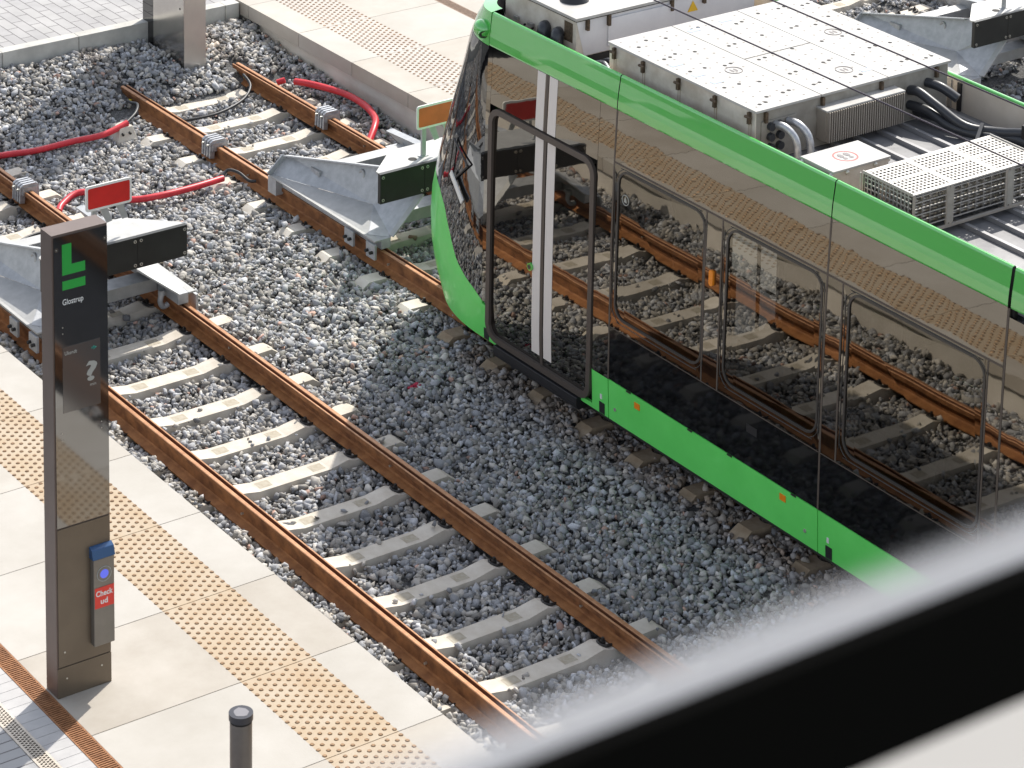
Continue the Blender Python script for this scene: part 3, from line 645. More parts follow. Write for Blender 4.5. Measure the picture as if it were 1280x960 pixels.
mb = MB(); text_front(mb, 'Glostrup', -3.563, 3.333, yf, .062, 'textwhite', .0003, width=.165); part(mb, 'station_name', gl_)
mb = MB(); mb.box(-3.568, -3.268, KY0-.0062, KY0-.0042, 2.512, 3.014, 'screen'); scr = part(mb, 'screen', t)
ys = KY0-.0072
mb = MB(); text_front(mb, 'Ukendt', -3.552, 2.952, ys, .040, 'textgrey', .0004, width=.098); part(mb, 'screen_heading', scr)
mb = MB(); mb.prism([(-3.335, 2.955), (-3.318, 2.955), (-3.325, 2.972), (-3.295, 2.955), (-3.325, 2.938), (-3.318, 2.949), (-3.335, 2.949)], 1, ys, ys+.0008, 'teal'); mb.box(-3.338, -3.312, ys, ys+.0008, 2.9485, 2.9615, 'teal'); part(mb, 'screen_arrow', scr)
mb = MB(); text_front(mb, '?', -3.385, 2.715, ys, .20, 'textgrey', .006, width=.092); part(mb, 'question_mark', scr)
mb = MB(); text_front(mb, 'min', -3.352, 2.668, ys, .034, 'textgrey', .0002, width=.048); part(mb, 'screen_unit', scr)
mb = MB()
for (x, z) in ((-3.607, 3.757), (-3.222, 3.762)): mb.tube([(x+.013*math.cos(k*math.pi/4), yf, z+.013*math.sin(k*math.pi/4)) for k in range(8)], .002, 'pylonlow', n=5, seg=2, closed=True); mb.cyl((x, yf+.001, z), (x, yf-.001, z), .005, 'boltw', n=8)
for (x, z) in ((-3.565, 3.165), (-3.565, 3.118), (-3.58, 2.36), (-3.58, 2.31), (-3.262, 2.37), (-3.262, 2.32)): mb.cyl((x, yf+.001, z), (x, yf-.0015, z), .0045, 'boltw', n=8)
for (x, z) in ((-3.565, .45), (-3.28, .46), (-3.58, .66)): mb.cyl((x, KY0-.004, z), (x, KY0-.008, z), .007, 'boltw', n=8)
part(mb, 'screws', t)
rd = MB(); rd.box(-3.368, -3.200, KY0-.062, KY0-.005, .655, 1.335, 'reader'); rdo = part(rd, 'card_reader', t, bev=.006)
rc = MB(); rc.prism([(KY0-.066, 1.337), (KY0-.004, 1.337), (KY0-.004, 1.425), (KY0-.045, 1.405)], 0, -3.374, -3.194, 'readerblue'); part(rc, 'reader_cap', rdo, bev=.004)
yr = KY0-.063
rg = MB(); rg.tube([(-3.284+.056*math.cos(k*math.pi/8), yr, 1.215+.056*math.sin(k*math.pi/8)) for k in range(16)], .004, 'textgrey', n=5, seg=2, closed=True); rg.cyl((-3.284, yr+.001, 1.215), (-3.284, yr-.002, 1.215), .05, 'reader', n=24); rg.cyl((-3.284, yr-.002, 1.215), (-3.284, yr-.0035, 1.215), .034, 'ring', n=24); part(rg, 'reader_ring', rdo)
lb = MB(); lb.box(-3.362, -3.206, yr-.002, yr+.001, .955, 1.115, 'labelred'); part(lb, 'reader_label', rdo)
lb = MB(); text_front(lb, 'Check', -3.354, 1.048, yr-.0028, .060, 'textwhite', .0014, width=.138); text_front(lb, 'ud', -3.316, .985, yr-.0028, .060, 'textwhite', .0014, width=.058); part(lb, 'label_text', rdo)

# ------------------------------------------------------------------ bollard
bx, by = -3.272, -2.348
t = thing('bollard', (bx, by, HP), 'slim dark metal bollard with black cap at the bottom edge of the platform', 'bollard')
mb = MB(); mb.cyl((bx, by, HP), (bx, by, 1.035), .076, 'bollard', n=28); part(mb, 'post', t)
mb = MB(); mb.cyl((bx, by, 1.036), (bx, by, 1.052), .071, 'hole', n=28); mb.cyl((bx, by, 1.052), (bx, by, 1.10), .083, 'bollardcap', n=28); part(mb, 'cap', t, bev=.004)
mb = MB(); pr = random.Random(4); pts = [(bx+(.046+.014*pr.random())*math.cos(2*math.pi*i/14), by+(.046+.014*pr.random())*math.sin(2*math.pi*i/14)) for i in range(14)]; mb.prism(pts, 2, 1.1005, 1.1015, 'capgrey'); part(mb, 'cap_mark', t)

# ------------------------------------------------------------------ tram
XS = 2.48
XF = 2*X2-XS
t = thing('tram', (X2, -1, 0), 'green and black tram with white roof equipment standing at the end of its track', 'tram')
def xs(z):
    return float(np.interp(z, [.15, .5, 1.2, 2.0, 2.57, 3.04], [2.50, 2.482, 2.48, 2.485, 2.498, 2.519]))
TR = t
def side_pt(y, z, d=0., far=False):
    x = xs(z)-d
    return (2*X2-x if far else x, y, z)
def quad_grid(mb, y0, y1, z0, z1, m, far=False, d=0., nz=None):
    nz = nz or max(1, int((z1-z0)/.25)); zz = np.linspace(z0, z1, nz+1)
    vs = []
    for z in zz: vs += [side_pt(y0, z, d, far), side_pt(y1, z, d, far)]
    fs = []
    for i in range(nz):
        f = (2*i, 2*i+1, 2*i+3, 2*i+2); fs.append(f if (far ^ (y1 < y0)) else f[::-1])
    mb.add(vs, fs, m, True)
def rr_loop(y0, y1, z0, z1, r, n=7):
    o = []
    for (qy, qz, a0) in ((y1-r, z1-r, 0), (y0+r, z1-r, 90), (y0+r, z0+r, 180), (y1-r, z0+r, 270)):
        for i in range(n+1): a = R(a0+90*i/n); o.append((qy+r*math.cos(a), qz+r*math.sin(a)))
    return o
def holed(mb, y0, y1, z0, z1, h, r, m, far=False, d=0., n=7):
    """rectangular panel y0..y1, z0..z1 with a rounded rectangular hole h=(y0,y1,z0,z1)"""
    L = rr_loop(*h, r, n); corners = [(y1, z1), (y0, z1), (y0, z0), (y1, z0)]
    P = L+corners; vs = [side_pt(p[0], p[1], d, far) for p in P]; N = len(L); q = n+1; fs = []
    for c in range(4):
        for i in range(n): fs.append((c*q+i, N+c, c*q+i+1))
        e = c*q+n; s = ((c+1) % 4)*q
        fs.append((e, N+c, N+(c+1) % 4, s))
    fs = [f[::-1] if not far else f for f in fs]
    mb.add(vs, fs, m, False)
def rr_fill(mb, h, r, m, far=False, d=0., n=7):
    L = rr_loop(*h, r, n); f = tuple(range(len(L))); mb.add([side_pt(p[0], p[1], d, far) for p in L], [f[::-1] if not far else f], m)
def rr_tube(mb, h, r, rad, m, far=False, d=0.):
    L = rr_loop(*h, r, 5); mb.tube([side_pt(p[0], p[1], d, far) for p in L], rad, m, n=8, seg=2, closed=True)
def rr_band(mb, h, r, wd, m, d0, d1, n=7):
    a = rr_loop(*h, r, n); b = rr_loop(h[0]-wd, h[1]+wd, h[2]-wd, h[3]+wd, r+wd, n); N = len(a)
    vs = [side_pt(p[0], p[1], d1) for p in a]+[side_pt(p[0], p[1], d1) for p in b]+[side_pt(p[0], p[1], d0) for p in a]+[side_pt(p[0], p[1], d0) for p in b]
    fs = []
    for i in range(N):
        j = (i+1) % N; fs += [(i, N+i, N+j, j), (N+i, 3*N+i, 3*N+j, N+j), (2*N+i, i, j, 2*N+j)]
    mb.add(vs, fs, m)
WZ0, WZ1 = 1.175, 2.525
WIN = [(-.205, .952, WZ0, WZ1), (-1.655, -.505, WZ0, WZ1), (-3.452, -1.975, WZ0, WZ1)]
YN = 2.93
WO = []
for far in (False, True):
    G = lambda y0, y1, z0, z1, m='gloss', name='body_panel', d=0.: (lambda mb: (quad_grid(mb, y0, y1, z0, z1, m, far, d), part(mb, name, TR, solid=.02)))(MB())
    # around the door
    G(2.865, YN, .56, 3.035); G(1.262, 2.862, 2.502, 3.035); G(1.028, 1.258, .56, 3.035)
    # window bays
    mb = MB(); holed(mb, -.222, 1.022, 1.06, 2.562, WIN[0], .13, 'gloss', far); part(mb, 'window_surround', TR, solid=.02)
    mb = MB(); holed(mb, -1.706, -.436, 1.06, 2.562, WIN[1], .13, 'gloss', far); part(mb, 'window_surround', TR, solid=.02)
    mb = MB(); holed(mb, -3.480, -1.897, 1.06, 2.562, WIN[2], .13, 'gloss', far); part(mb, 'window_surround', TR, solid=.02)
    G(-.430, -.228, 1.06, 2.562); G(-1.891, -1.714, 1.06, 2.562); G(-3.630, -3.486, 1.06, 2.562)
    G(-1.706, 1.022, 2.578, 3.035); G(-3.630, -1.714, 2.578, 3.035)
    G(-1.706, 1.022, .57, 1.054, 'glossflat'); G(-3.630, -1.714, .57, 1.054, 'glossflat')
    # gangway module and the car behind it
    G(-4.75, -3.656, .56, 2.965); G(-11.0, -4.78, .56, 3.035)
    # skirts
    for (a, b) in ((2.862, YN), (1.032, 1.262), (-1.706, 1.020), (-4.75, -1.716), (-11.0, -4.78)):
        mb = MB(); zt = .53 if a > 2 else .562; quad_grid(mb, a, b, .19, zt, 'green2', far)
        if a > 2: quad_grid(mb, 2.70, 2.862, .19, .232, 'green2', far)
        elif a > 1: quad_grid(mb, 1.262, 1.425, .19, .232, 'green2', far)
        part(mb, 'skirt_panel', TR, solid=.03)
    # roof band: flat face, rounded upper edge, inner cream face
    for (a, b) in ((1.032, YN-.012), (-1.706, 1.020), (-3.630, -1.718), (-4.75, -3.662), (-11.0, -4.78)):
        pf = [(2.519, 3.037), (2.516, 3.05), (2.520, 3.12), (2.5265, 3.18), (2.534, 3.235), (2.542, 3.29)]
        for i in range(7): an = R(171-171*i/6); pf.append((2.568+.022*math.cos(an), 3.325+.022*math.sin(an)))
        pf += [(2.590, 3.30), (2.593, 3.04)]
        cut = len(pf)
        mb = MB(); n = len(pf); P = [((2*X2-x if far else x), z) for x, z in pf]
        vs = [(p[0], a, p[1]) for p in P]+[(p[0], b, p[1]) for p in P]
        for i in range(n):
            j = (i+1) % n; f = (i, j, n+j, n+i); f = f[::-1] if not far else f
            mb.add(vs, [f], 'cream' if i >= n-3 else 'green', 0 < i < n-3)
        e = [tuple(range(n)), tuple(range(2*n-1, n-1, -1))]; mb.add(vs, e, 'seam'); part(mb, 'roof_band', TR)
    # windows
    for h in WIN:
        mb = MB(); rr_fill(mb, (h[0]+.004, h[1]-.004, h[2]+.004, h[3]-.004), .126, 'winglass', far, -.006); wo = part(mb, 'window', TR)
        mb = MB(); (rr_tube(mb, h, .13, .015, 'rubber', far, .001) if far else rr_band(mb, (h[0]+.006, h[1]-.006, h[2]+.006, h[3]-.006), .124, .020, 'rubber', -.01, .004)); part(mb, 'window_frame', wo); WO.append(wo)
    if not far:
        for h, wo in zip(WIN, WO):
            mb = MB(); rr_tube(mb, (h[0]-.03, h[1]+.045, h[2]-.045, h[3]+.02), .15, .0035, 'rubber', far, .0); part(mb, 'window_trim', wo)
# inner skin so nothing shows through the panel joints
mb = MB()
for yy in (2.93, 1.026, -.226, -.434, -1.710, -1.894, -3.483, -3.643, -4.765):
    mb.box(XS+.065, XS+.10, yy-.03, yy+.03, .2, 3.03, 'under'); mb.box(XF-.10, XF-.065, yy-.03, yy+.03, .2, 3.03, 'under')
mb.box(XS+.045, XS+.06, -3.63, 1.02, 2.55, 2.60, 'under'); mb.box(XS+.03, XS+.05, -3.63, 1.02, 1.03, 1.08, 'under'); mb.box(XF-.05, XF-.03, -3.63, 1.02, 2.55, 2.60, 'under')
mb.box(XS+.03, XS+.05, -11, 2.9, .53, .60, 'under')
part(mb, 'body_frame', TR)
# grooves as slim trim bars
mb = MB()
def bar(y0, y1, z0, z1, m='groove'): quad_grid(mb, y0, y1, z0, z1, m, False, .002)
bar(-3.630, 1.022, 2.561, 2.579)
for yy in (-.225, -.433, -1.894, -3.483): bar(yy-.008, yy+.008, 1.06, 2.561)
bar(-3.630, 1.022, 1.053, 1.061)
for yy in (1.025, -1.710, -3.643): bar(yy-.010, yy+.010, .57, 3.03)
part(mb, 'panel_trim', TR, solid=.012)
# door
DH = (1.262, 2.862, .215, 2.500)
DI = (1.330, 2.800, .285, 2.435)
mb = MB(); rr_band(mb, DI, .10, .058, 'doorframe', -.01, .022); part(mb, 'door_frame', TR)
for (a, b, s1) in ((2.045, 2.80, 2.052), (1.33, 2.005, 1.882)):
    mb = MB(); quad_grid(mb, a, b, .285, 2.44, 'gloss', False, -.012); lf = part(mb, 'door_leaf', TR, solid=.03)
mb = MB(); quad_grid(mb, 2.006, 2.043, .285, 2.44, 'doorframe', False, -.006); part(mb, 'door_seal', TR, solid=.02)
for (a, b) in ((2.055, 2.172), (1.876, 1.993)):
    mb = MB(); quad_grid(mb, a, b, .36, 2.436, 'stripe', False, -.009); part(mb, 'door_stripe', TR, solid=.004)
    mb = MB(); quad_grid(mb, a, b, 2.504, 3.034, 'stripe', False, .003); part(mb, 'panel_stripe', TR, solid=.004)
mb = MB(); quad_grid(mb, 2.006, 2.043, 2.504, 3.034, 'doorframe', False, .003); part(mb, 'panel_strip', TR, solid=.004)
mb = MB(); p = side_pt(2.190, 1.17); mb.cyl((p[0]+.01, p[1], p[2]), (p[0]-.012, p[1], p[2]), .036, 'green', n=18); mb.cyl((p[0]-.012, p[1], p[2]), (p[0]-.016, p[1], p[2]), .022, 'rubber', n=16); part(mb, 'door_button', TR)
mb = MB(); mb.prism([(2.452, .215), (2.60, .215), (2.60, .10), (2.475, .10), (2.452, .15)], 1, 1.435, 2.70, 'sill'); part(mb, 'door_sill', TR, bev=.004)
# small fittings
def fit(name, y0, y1, z0, z1, m, d=.004):
    mb = MB(); quad_grid(mb, y0, y1, z0, z1, m, False, d); return part(mb, name, TR, solid=d+.004)
for (y, z) in ((.616, .475), (-1.289, .478)): fit('side_reflector', y-.036, y+.036, z-.028, z+.028, 'amber')
for y in (1.125, -1.838, 2.875): fit('jacking_cover', y-.045, y+.03, .195, .30, 'sill')
for y in (1.128, -1.835): fit('jacking_mark', y-.012, y+.012, .33, .375, 'whitemark')
for (y, z) in ((.93, .31), (-1.56, .31)):
    mb = MB(); p = side_pt(y, z); mb.cyl((p[0]+.01, y, z), (p[0]-.006, y, z), .016, 'boltw', n=12); part(mb, 'skirt_lock', TR)
for y in (.735, -.10, -.62, -1.42): fit('skirt_catch', y-.03, y+.03, .551, .563, 'rubber', .006)
mb = MB(); rr_fill(mb, (-.352, -.308, 1.955, 2.085), .02, 'amber', False, .02); rr_band(mb, (-.352, -.308, 1.955, 2.085), .02, .004, 'amber', -.005, .02); part(mb, 'side_lamp', TR)
mb = MB(); z, y = 2.275, .858
mb.tube([side_pt(y+.045*math.cos(k*math.pi/6), z+.045*math.sin(k*math.pi/6), .0035-.008) for k in range(12)], .0045, 'textgrey', n=5, seg=2, closed=True)
mb.add([side_pt(y+a, z+b, -.0035) for a, b in ((-.02, -.022), (.02, -.022), (.012, .012), (0, .026), (-.012, .012))], [(4, 3, 2, 1, 0)], 'textgrey'); part(mb, 'window_pictogram', TR)
fit('handle_recess', -.95, -.82, .86, .93, 'sill', .001)
# nose
LZ = [(.15, 1.52), (.4, 1.72), (.63, 1.83), (.87, 1.86), (1.13, 1.83), (1.41, 1.73), (1.79, 1.56), (2.28, 1.31), (2.66, 1.10), (2.97, .95), (3.21, .76), (3.345, .58)]
def Ln(z): return float(np.interp(z, [a for a, b in LZ], [b for a, b in LZ]))
def nose(th, z):
    s = 1 if th <= math.pi/2 else -1; c = abs(math.cos(th)); e = 2/2.2; hwd = X2-xs(min(z, 3.04))-max(0, z-3.06)*.09
    return (X2-s*hwd*c**e, YN+Ln(z)*abs(math.sin(th))**e, z)
ZBT = [(0, .56), (.05, .62), (.125, .68), (.215, .78), (.3, 1.0), (.385, 1.20), (.505, 1.31), (.68, 1.36), (1.57, 1.38)]
def zb(th): th = min(th, math.pi-th); return float(np.interp(th, [a for a, b in ZBT], [b for a, b in ZBT]))
ths = np.concatenate([np.linspace(0, .6, 25), np.linspace(.64, math.pi-.64, 30), np.linspace(math.pi-.6, math.pi, 25)])
def nose_part(lo, hi, nz, m, name):
    mb = MB(); n = len(ths); vs = []
    for i in range(nz+1):
        for th in ths:
            a, b = lo(th), hi(th); vs.append(nose(th, a+(b-a)*i/nz))
    mb.add(vs, [(i*n+j+1, i*n+j, (i+1)*n+j, (i+1)*n+j+1) for i in range(nz) for j in range(n-1)], m, True)
    return part(mb, name, TR, solid=.025)
nose_part(lambda th: .19, lambda th: zb(th)-.004, 10, 'green2', 'nose_skirt')
nose_part(zb, lambda th: 3.025+.03*math.sin(th), 16, 'windscreen', 'windscreen')
nose_part(lambda th: 3.03+.03*math.sin(th), lambda th: 3.345, 5, 'green', 'nose_cap')
# roof fairing of the nose
mb = MB(); L = [nose(th, 3.345) for th in ths]; c = (X2, YN+.1, 3.30); n = len(L)
LI = [(X2+(p[0]-X2)*.90, YN+(p[1]-YN)*.80, 3.345+.012) for p in L]; LJ = [(X2+(p[0]-X2)*.86, YN+(p[1]-YN)*.72, 3.22) for p in L]
mb.add(L+LI, [(i+1, i, n+i, n+i+1) for i in range(n-1)], 'green', True); mb.add(LI+LJ, [(i+1, i, n+i, n+i+1) for i in range(n-1)], 'sill', True)
mb.add(LJ, [tuple(range(n))], 'sill'); part(mb, 'nose_roof', TR)
mb = MB(); mb.prism([(3.62, 3.24), (2.92, 3.44), (2.92, 3.47), (3.70, 3.25)], 0, 2.95, 4.6, 'blueglass'); mb.box(2.97, 4.58, 2.93, 3.55, 3.1, 3.24, 'hole'); part(mb, 'roof_fairing', TR, bev=.01)
mb = MB(); mb.cyl((3.0, 2.62, 3.50), (3.05, 2.84, 3.55), .07, 'boxside', .11, n=18); mb.cyl((2.99, 2.56, 3.49), (3.0, 2.62, 3.50), .05, 'galv', n=14); mb.box(2.98, 3.02, 2.66, 2.70, 3.05, 3.47, 'cage'); part(mb, 'horn', TR)
mb = MB()
for k in range(3): mb.tube([(2.75, 2.45+k*.12, 3.25), (2.9, 2.5+k*.12, 3.30), (3.15, 2.52+k*.1, 3.26), (3.3, 2.5+k*.1, 3.1)], .022, 'hose', n=6)
mb.box(2.72, 3.25, 2.55, 2.62, 3.28, 3.31, 'cage'); mb.box(2.72, 3.25, 2.78, 2.83, 3.28, 3.31, 'cage')
part(mb, 'roof_hoses', TR)
# camera pod on the nose corner
mb = MB(); p = Vector(nose(.10, 3.16))+Vector((0, .02, 0)); dv = Vector((-.45, -.80, -.40)).normalized(); mb.sphere(p, .085, 'green', 1, 1.2, 1); mb.cyl(p+dv*.062, p+dv*.088, .052, 'green', .050, n=20); mb.cyl(p+dv*.088, p+dv*.0885, .043, 'rubber', n=20); part(mb, 'camera_pod', TR)
# wiper
mb = MB(); a = nose(.34, 1.45); b = nose(.34, 1.95); c = nose(.12, 1.80); d = nose(.10, 1.55); o3 = Vector((-.02, .012, 0))
mb.tube([Vector(a)+o3, Vector(c)+o3], .010, 'rubber', n=6); mb.tube([Vector(b)+o3, Vector(c)+o3*1.2], .010, 'rubber', n=6); mb.tube([Vector(a)+o3, Vector(b)+o3], .008, 'rubber', n=6)
part(mb, 'wiper_arm', TR)
mb = MB(); a = Vector(nose(.30, 1.62))+o3*1.6; b = Vector(nose(.14, 1.42))+o3*1.6; mb.beam(a, b, .012, .07, 'signwhite', upv=(0, .2, 1)); part(mb, 'wiper_pad', TR)
# lower shell, floor, lining and roof deck
mb = MB(); mb.box(XS+.1, XF-.1, -11, 2.85, .10, .38, 'under'); part(mb, 'underframe', TR)
mb = MB(); mb.box(XS+.06, XF-.06, -11, 2.9, .385, .41, 'floorin'); part(mb, 'floor', TR)
mb = MB(); mb.box(XS+.07, XF-.07, -11, 2.9, 2.86, 2.90, 'ceil'); part(mb, 'ceiling', TR)
mb = MB(); mb.box(XS+.1, XF-.1, -11, 3.1, 2.98, 3.045, 'roofdeck')
for i in range(9):
    x = 2.74+i*.26
    if x < XF-.12: mb.box(x-.018, x+.018, -11, -.6, 3.046, 3.082, 'roofrib')
mb.box(XS+.1, XF-.1, -3.70, -3.60, 3.046, 3.06, 'sill')
part(mb, 'roof_deck', TR)
mb = MB(); mb.box(XS+.06, XF-.06, -11.03, -11.0, .2, 3.0, 'under'); part(mb, 'rear_bulkhead', TR)
mb = MB(); mb.box(XS+.08, XF-.08, 2.35, 2.40, .41, 2.86, 'sill'); part(mb, 'cab_wall', TR)
for y in (.35, -.75, -2.2, -3.1):
    for x in (2.85, 3.30, 4.26, 4.71):
        mb = MB(); mb.box(x-.21, x+.21, y-.22, y+.22, .80, .90, 'seat'); mb.box(x-.21, x+.21, y+.18, y+.28, .90, 1.50, 'seat'); mb.box(x-.05, x+.05, y-.1, y+.1, .41, .80, 'sill'); part(mb, 'seat', TR, bev=.03)
for y in (1.0, -.15, -1.8, -3.5):
    for x in (3.15, 4.4):
        mb = MB(); mb.cyl((x, y, .41), (x, y, 2.86), .017, 'pole', n=10); part(mb, 'grab_pole', TR)
mb = MB(); mb.tube([(2.60, -2.1, 1.42), (2.60, -2.75, 1.40), (2.60, -3.38, 1.40)], .017, 'pole', n=8); mb.cyl((2.60, -2.95, 1.40), (2.60, -2.95, 1.2), .012, 'pole', n=8); part(mb, 'window_rail', TR)
# bogie
for yb in (.1, -8.0):
    mb = MB(); mb.box(X2-.9, X2+.9, yb-1.1, yb+1.1, .2, .35, 'under'); bo = part(mb, 'bogie', TR)
    for sx_ in (-1, 1):
        for dy in (-.9, .9):
            wv = MB(); wv.cyl((X2+sx_*.70, yb+dy, .30), (X2+sx_*.81, yb+dy, .30), .295, 'wheel', n=28); part(wv, 'wheel', bo)
# roof equipment ----------------------------------------------------
BX0, BX1, BY0, BY1, BZ = 2.70, 4.87, -.56, 1.385, 3.51
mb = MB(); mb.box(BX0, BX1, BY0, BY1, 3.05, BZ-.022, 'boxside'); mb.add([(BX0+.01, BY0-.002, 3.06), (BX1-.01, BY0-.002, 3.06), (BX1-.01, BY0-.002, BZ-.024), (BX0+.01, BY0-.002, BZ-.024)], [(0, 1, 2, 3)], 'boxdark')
cb = part(mb, 'converter_box', TR, bev=.005)
mb = MB(); mid = [(BX0-.012, 3.40), (3.412, 4.078), (4.09, BX1+.012)]
mb.box(BX0-.012, 3.395, BY0-.02, BY1+.01, BZ-.02, BZ, 'boxwhite'); mb.box(3.405, 4.145, BY0-.02, .40, BZ-.02, BZ, 'boxwhite'); mb.box(3.405, 4.145, .415, BY1+.01, BZ-.02, BZ, 'boxwhite'); mb.box(4.155, BX1+.012, BY0-.02, BY1+.01, BZ-.02, BZ, 'boxwhite')
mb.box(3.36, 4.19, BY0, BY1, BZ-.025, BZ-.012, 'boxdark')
def disc(x, y, z, rx, ry, m, n=10): mb.add([(x+rx*math.cos(2*math.pi*i/n), y+ry*math.sin(2*math.pi*i/n), z) for i in range(n)], [tuple(range(n))], m)
hr = random.Random(2)
for i in range(17):
    for j in range(15):
        x = BX0+.06+i*.129; y = BY0+.06+j*.129+(i % 2)*.064
        if y > BY1-.04 or abs(x-3.40) < .03 or abs(x-4.15) < .03: continue
        disc(x, y, BZ+.0012, .0115, .0115, 'rivet', 8)
for x0 in (2.82, 2.98, 3.16, 3.5, 3.7, 3.92, 4.26, 4.5, 4.74):
    for y in (-.42, -.02, .38, .78, 1.18):
        yy = y+hr.choice((-.05, 0, .05)); disc(x0, yy, BZ+.0014, .019, .019, 'hole', 12)
        if hr.random() < .5: disc(x0+.075, yy+.012, BZ+.0014, .019, .019, 'hole', 12)
for (x, y) in ((3.15, .25), (3.95, -.25), (4.5, .5)):
    mb.tube([(x+.075*math.cos(k*math.pi/8), y+.075*math.sin(k*math.pi/8), BZ+.002) for k in range(16)], .0035, 'pictgrey', n=4, seg=2, closed=True)
    for dx in (-.02, .02): disc(x+dx, y, BZ+.0026, .011, .035, 'pictgrey')
for (x, y, a, b_) in ((2.82, .62, .06, .03), (2.83, .33, .06, .035), (2.86, .12, .06, .03), (3.5, 1.2, .07, .03), (3.9, 1.25, .07, .03), (4.1, -.35, .05, .03)): mb.add([(x-a, y-b_, BZ+.002), (x+a, y-b_, BZ+.002), (x+a, y+b_, BZ+.002), (x-a, y+b_, BZ+.002)], [(0, 1, 2, 3)], 'decal')
for y in (1.30, .90, .42, -.06, -.50):
    for dy, l in ((-.012, .20), (.016, .13)): yy = y+dy; mb.add([(BX0-.0015, yy-.007, BZ-.13), (BX0-.0015, yy+.007, BZ-.13), (BX0-.0015, yy+.002, BZ-.13-l), (BX0-.0015, yy-.002, BZ-.13-l)], [(0, 1, 2, 3)], 'streak')
part(mb, 'box_lid', cb)
for y in (1.30, .90, .42, -.06, -.50):
    mb = MB(); mb.box(BX0-.03, BX0-.001, y-.014, y+.014, BZ-.13, BZ-.03, 'hinge'); mb.cyl((BX0-.03, y-.035, BZ-.07), (BX0-.03, y+.035, BZ-.07), .013, 'hinge', n=8); part(mb, 'lid_latch', cb)
for x in (2.80, 3.42, 4.08, 4.72):
    mb = MB(); mb.box(x-.014, x+.014, BY0-.032, BY0-.003, BZ-.12, BZ-.03, 'hinge'); part(mb, 'lid_latch', cb)
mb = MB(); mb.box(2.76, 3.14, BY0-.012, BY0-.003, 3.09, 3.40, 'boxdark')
for k in range(2):
    for j in range(3): mb.cyl((2.85+k*.1, BY0-.004, 3.17+j*.09), (2.85+k*.1, BY0-.05, 3.17+j*.09), .035, 'hose', n=12)
part(mb, 'connector_panel', TR)
for k in range(2):
    mb = MB(); x = 2.90+k*.14; mb.tube([(x, BY0-.02, 3.36), (x+.02, BY0-.13, 3.36), (x+.05, BY0-.22, 3.28), (x+.05, BY0-.25, 3.14), (x+.04, BY0-.22, 3.05)], .032, 'zinc', n=10); part(mb, 'connector_hose', TR)
mb = MB(); mb.box(3.37, 4.23, -.675, -.565, 3.13, 3.395, 'fin'); mb.box(3.36, 4.24, -.70, -.565, 3.396, 3.41, 'boxwhite')
for i in range(34): x = 3.38+i*.0252; mb.box(x, x+.010, -.715, -.676, 3.13, 3.395, 'fin')
part(mb, 'heat_sink', TR)
for k, pts in enumerate(([(4.42, BY0, 3.33), (4.44, -.66, 3.34), (4.47, -.86, 3.27), (4.55, -1.12, 3.16), (4.72, -1.35, 3.15), (4.84, -1.7, 3.2), (4.88, -2.6, 3.2), (4.88, -4, 3.2)], [(4.42, BY0, 3.20), (4.46, -.75, 3.20), (4.5, -1.0, 3.13), (4.62, -1.28, 3.11), (4.78, -1.5, 3.12), (4.83, -2.6, 3.12), (4.83, -4, 3.12)], [(4.62, BY0, 3.36), (4.66, -.70, 3.35), (4.72, -.84, 3.28)], [(4.5, BY0, 3.13), (4.55, -.8, 3.13), (4.66, -1.15, 3.08), (4.8, -1.4, 3.08), (4.9, -2.5, 3.08), (4.9, -4, 3.08)])):
    mb = MB(); mb.tube(pts, .042, 'hose', n=12); part(mb, 'roof_hose', TR)
mb = MB(); mb.beam((4.62, -1.24, 3.2), (4.36, -1.40, 3.06), .03, .05, 'hose'); mb.box(4.76, 4.96, -1.62, -1.55, 3.05, 3.27, 'under'); part(mb, 'hose_clamp', TR)
for y in (-.50, -.62, -1.52, -1.72, -2.7, -3.6):
    mb = MB(); mb.box(4.95, 4.985, y-.022, y+.022, 3.05, 3.30, 'sill' if y not in (-.5, -1.72) else 'cage'); part(mb, 'parapet_post', TR)
# small box with a no-step pictogram
mb = MB(); mb.box(2.605, 3.20, -1.615, -1.245, 3.05, 3.352, 'boxside'); jb = part(mb, 'junction_box', TR, bev=.006)
mb = MB(); mb.box(2.597, 3.212, -1.627, -1.235, 3.353, 3.371, 'boxwhite'); part(mb, 'box_lid', jb, bev=.003)
mb = MB(); cx, cy = 2.90, -1.43; n = 28
ro = [(cx+.105*math.cos(2*math.pi*i/n), cy+.105*math.sin(2*math.pi*i/n), 3.3725) for i in range(n)]; ri = [(cx+.092*math.cos(2*math.pi*i/n), cy+.092*math.sin(2*math.pi*i/n), 3.3725) for i in range(n)]
mb.add(ro+ri, [(i, (i+1) % n, n+(i+1) % n, n+i) for i in range(n)], 'pictred')
for dx in (-.032, .032): disc(cx+dx, cy+.022, 3.373, .024, .038, 'pictgrey'); disc(cx+dx, cy-.038, 3.373, .019, .02, 'pictgrey')
part(mb, 'no_step_pictogram', jb)
for (x, y) in ((2.60, -1.26), (2.60, -1.60), (3.205, -1.60), (2.75, -1.62), (3.05, -1.62)):
    mb = MB(); mb.sphere((x, y, 3.335), .02, 'boltw', n=10, k=6); part(mb, 'lid_bolt', jb)
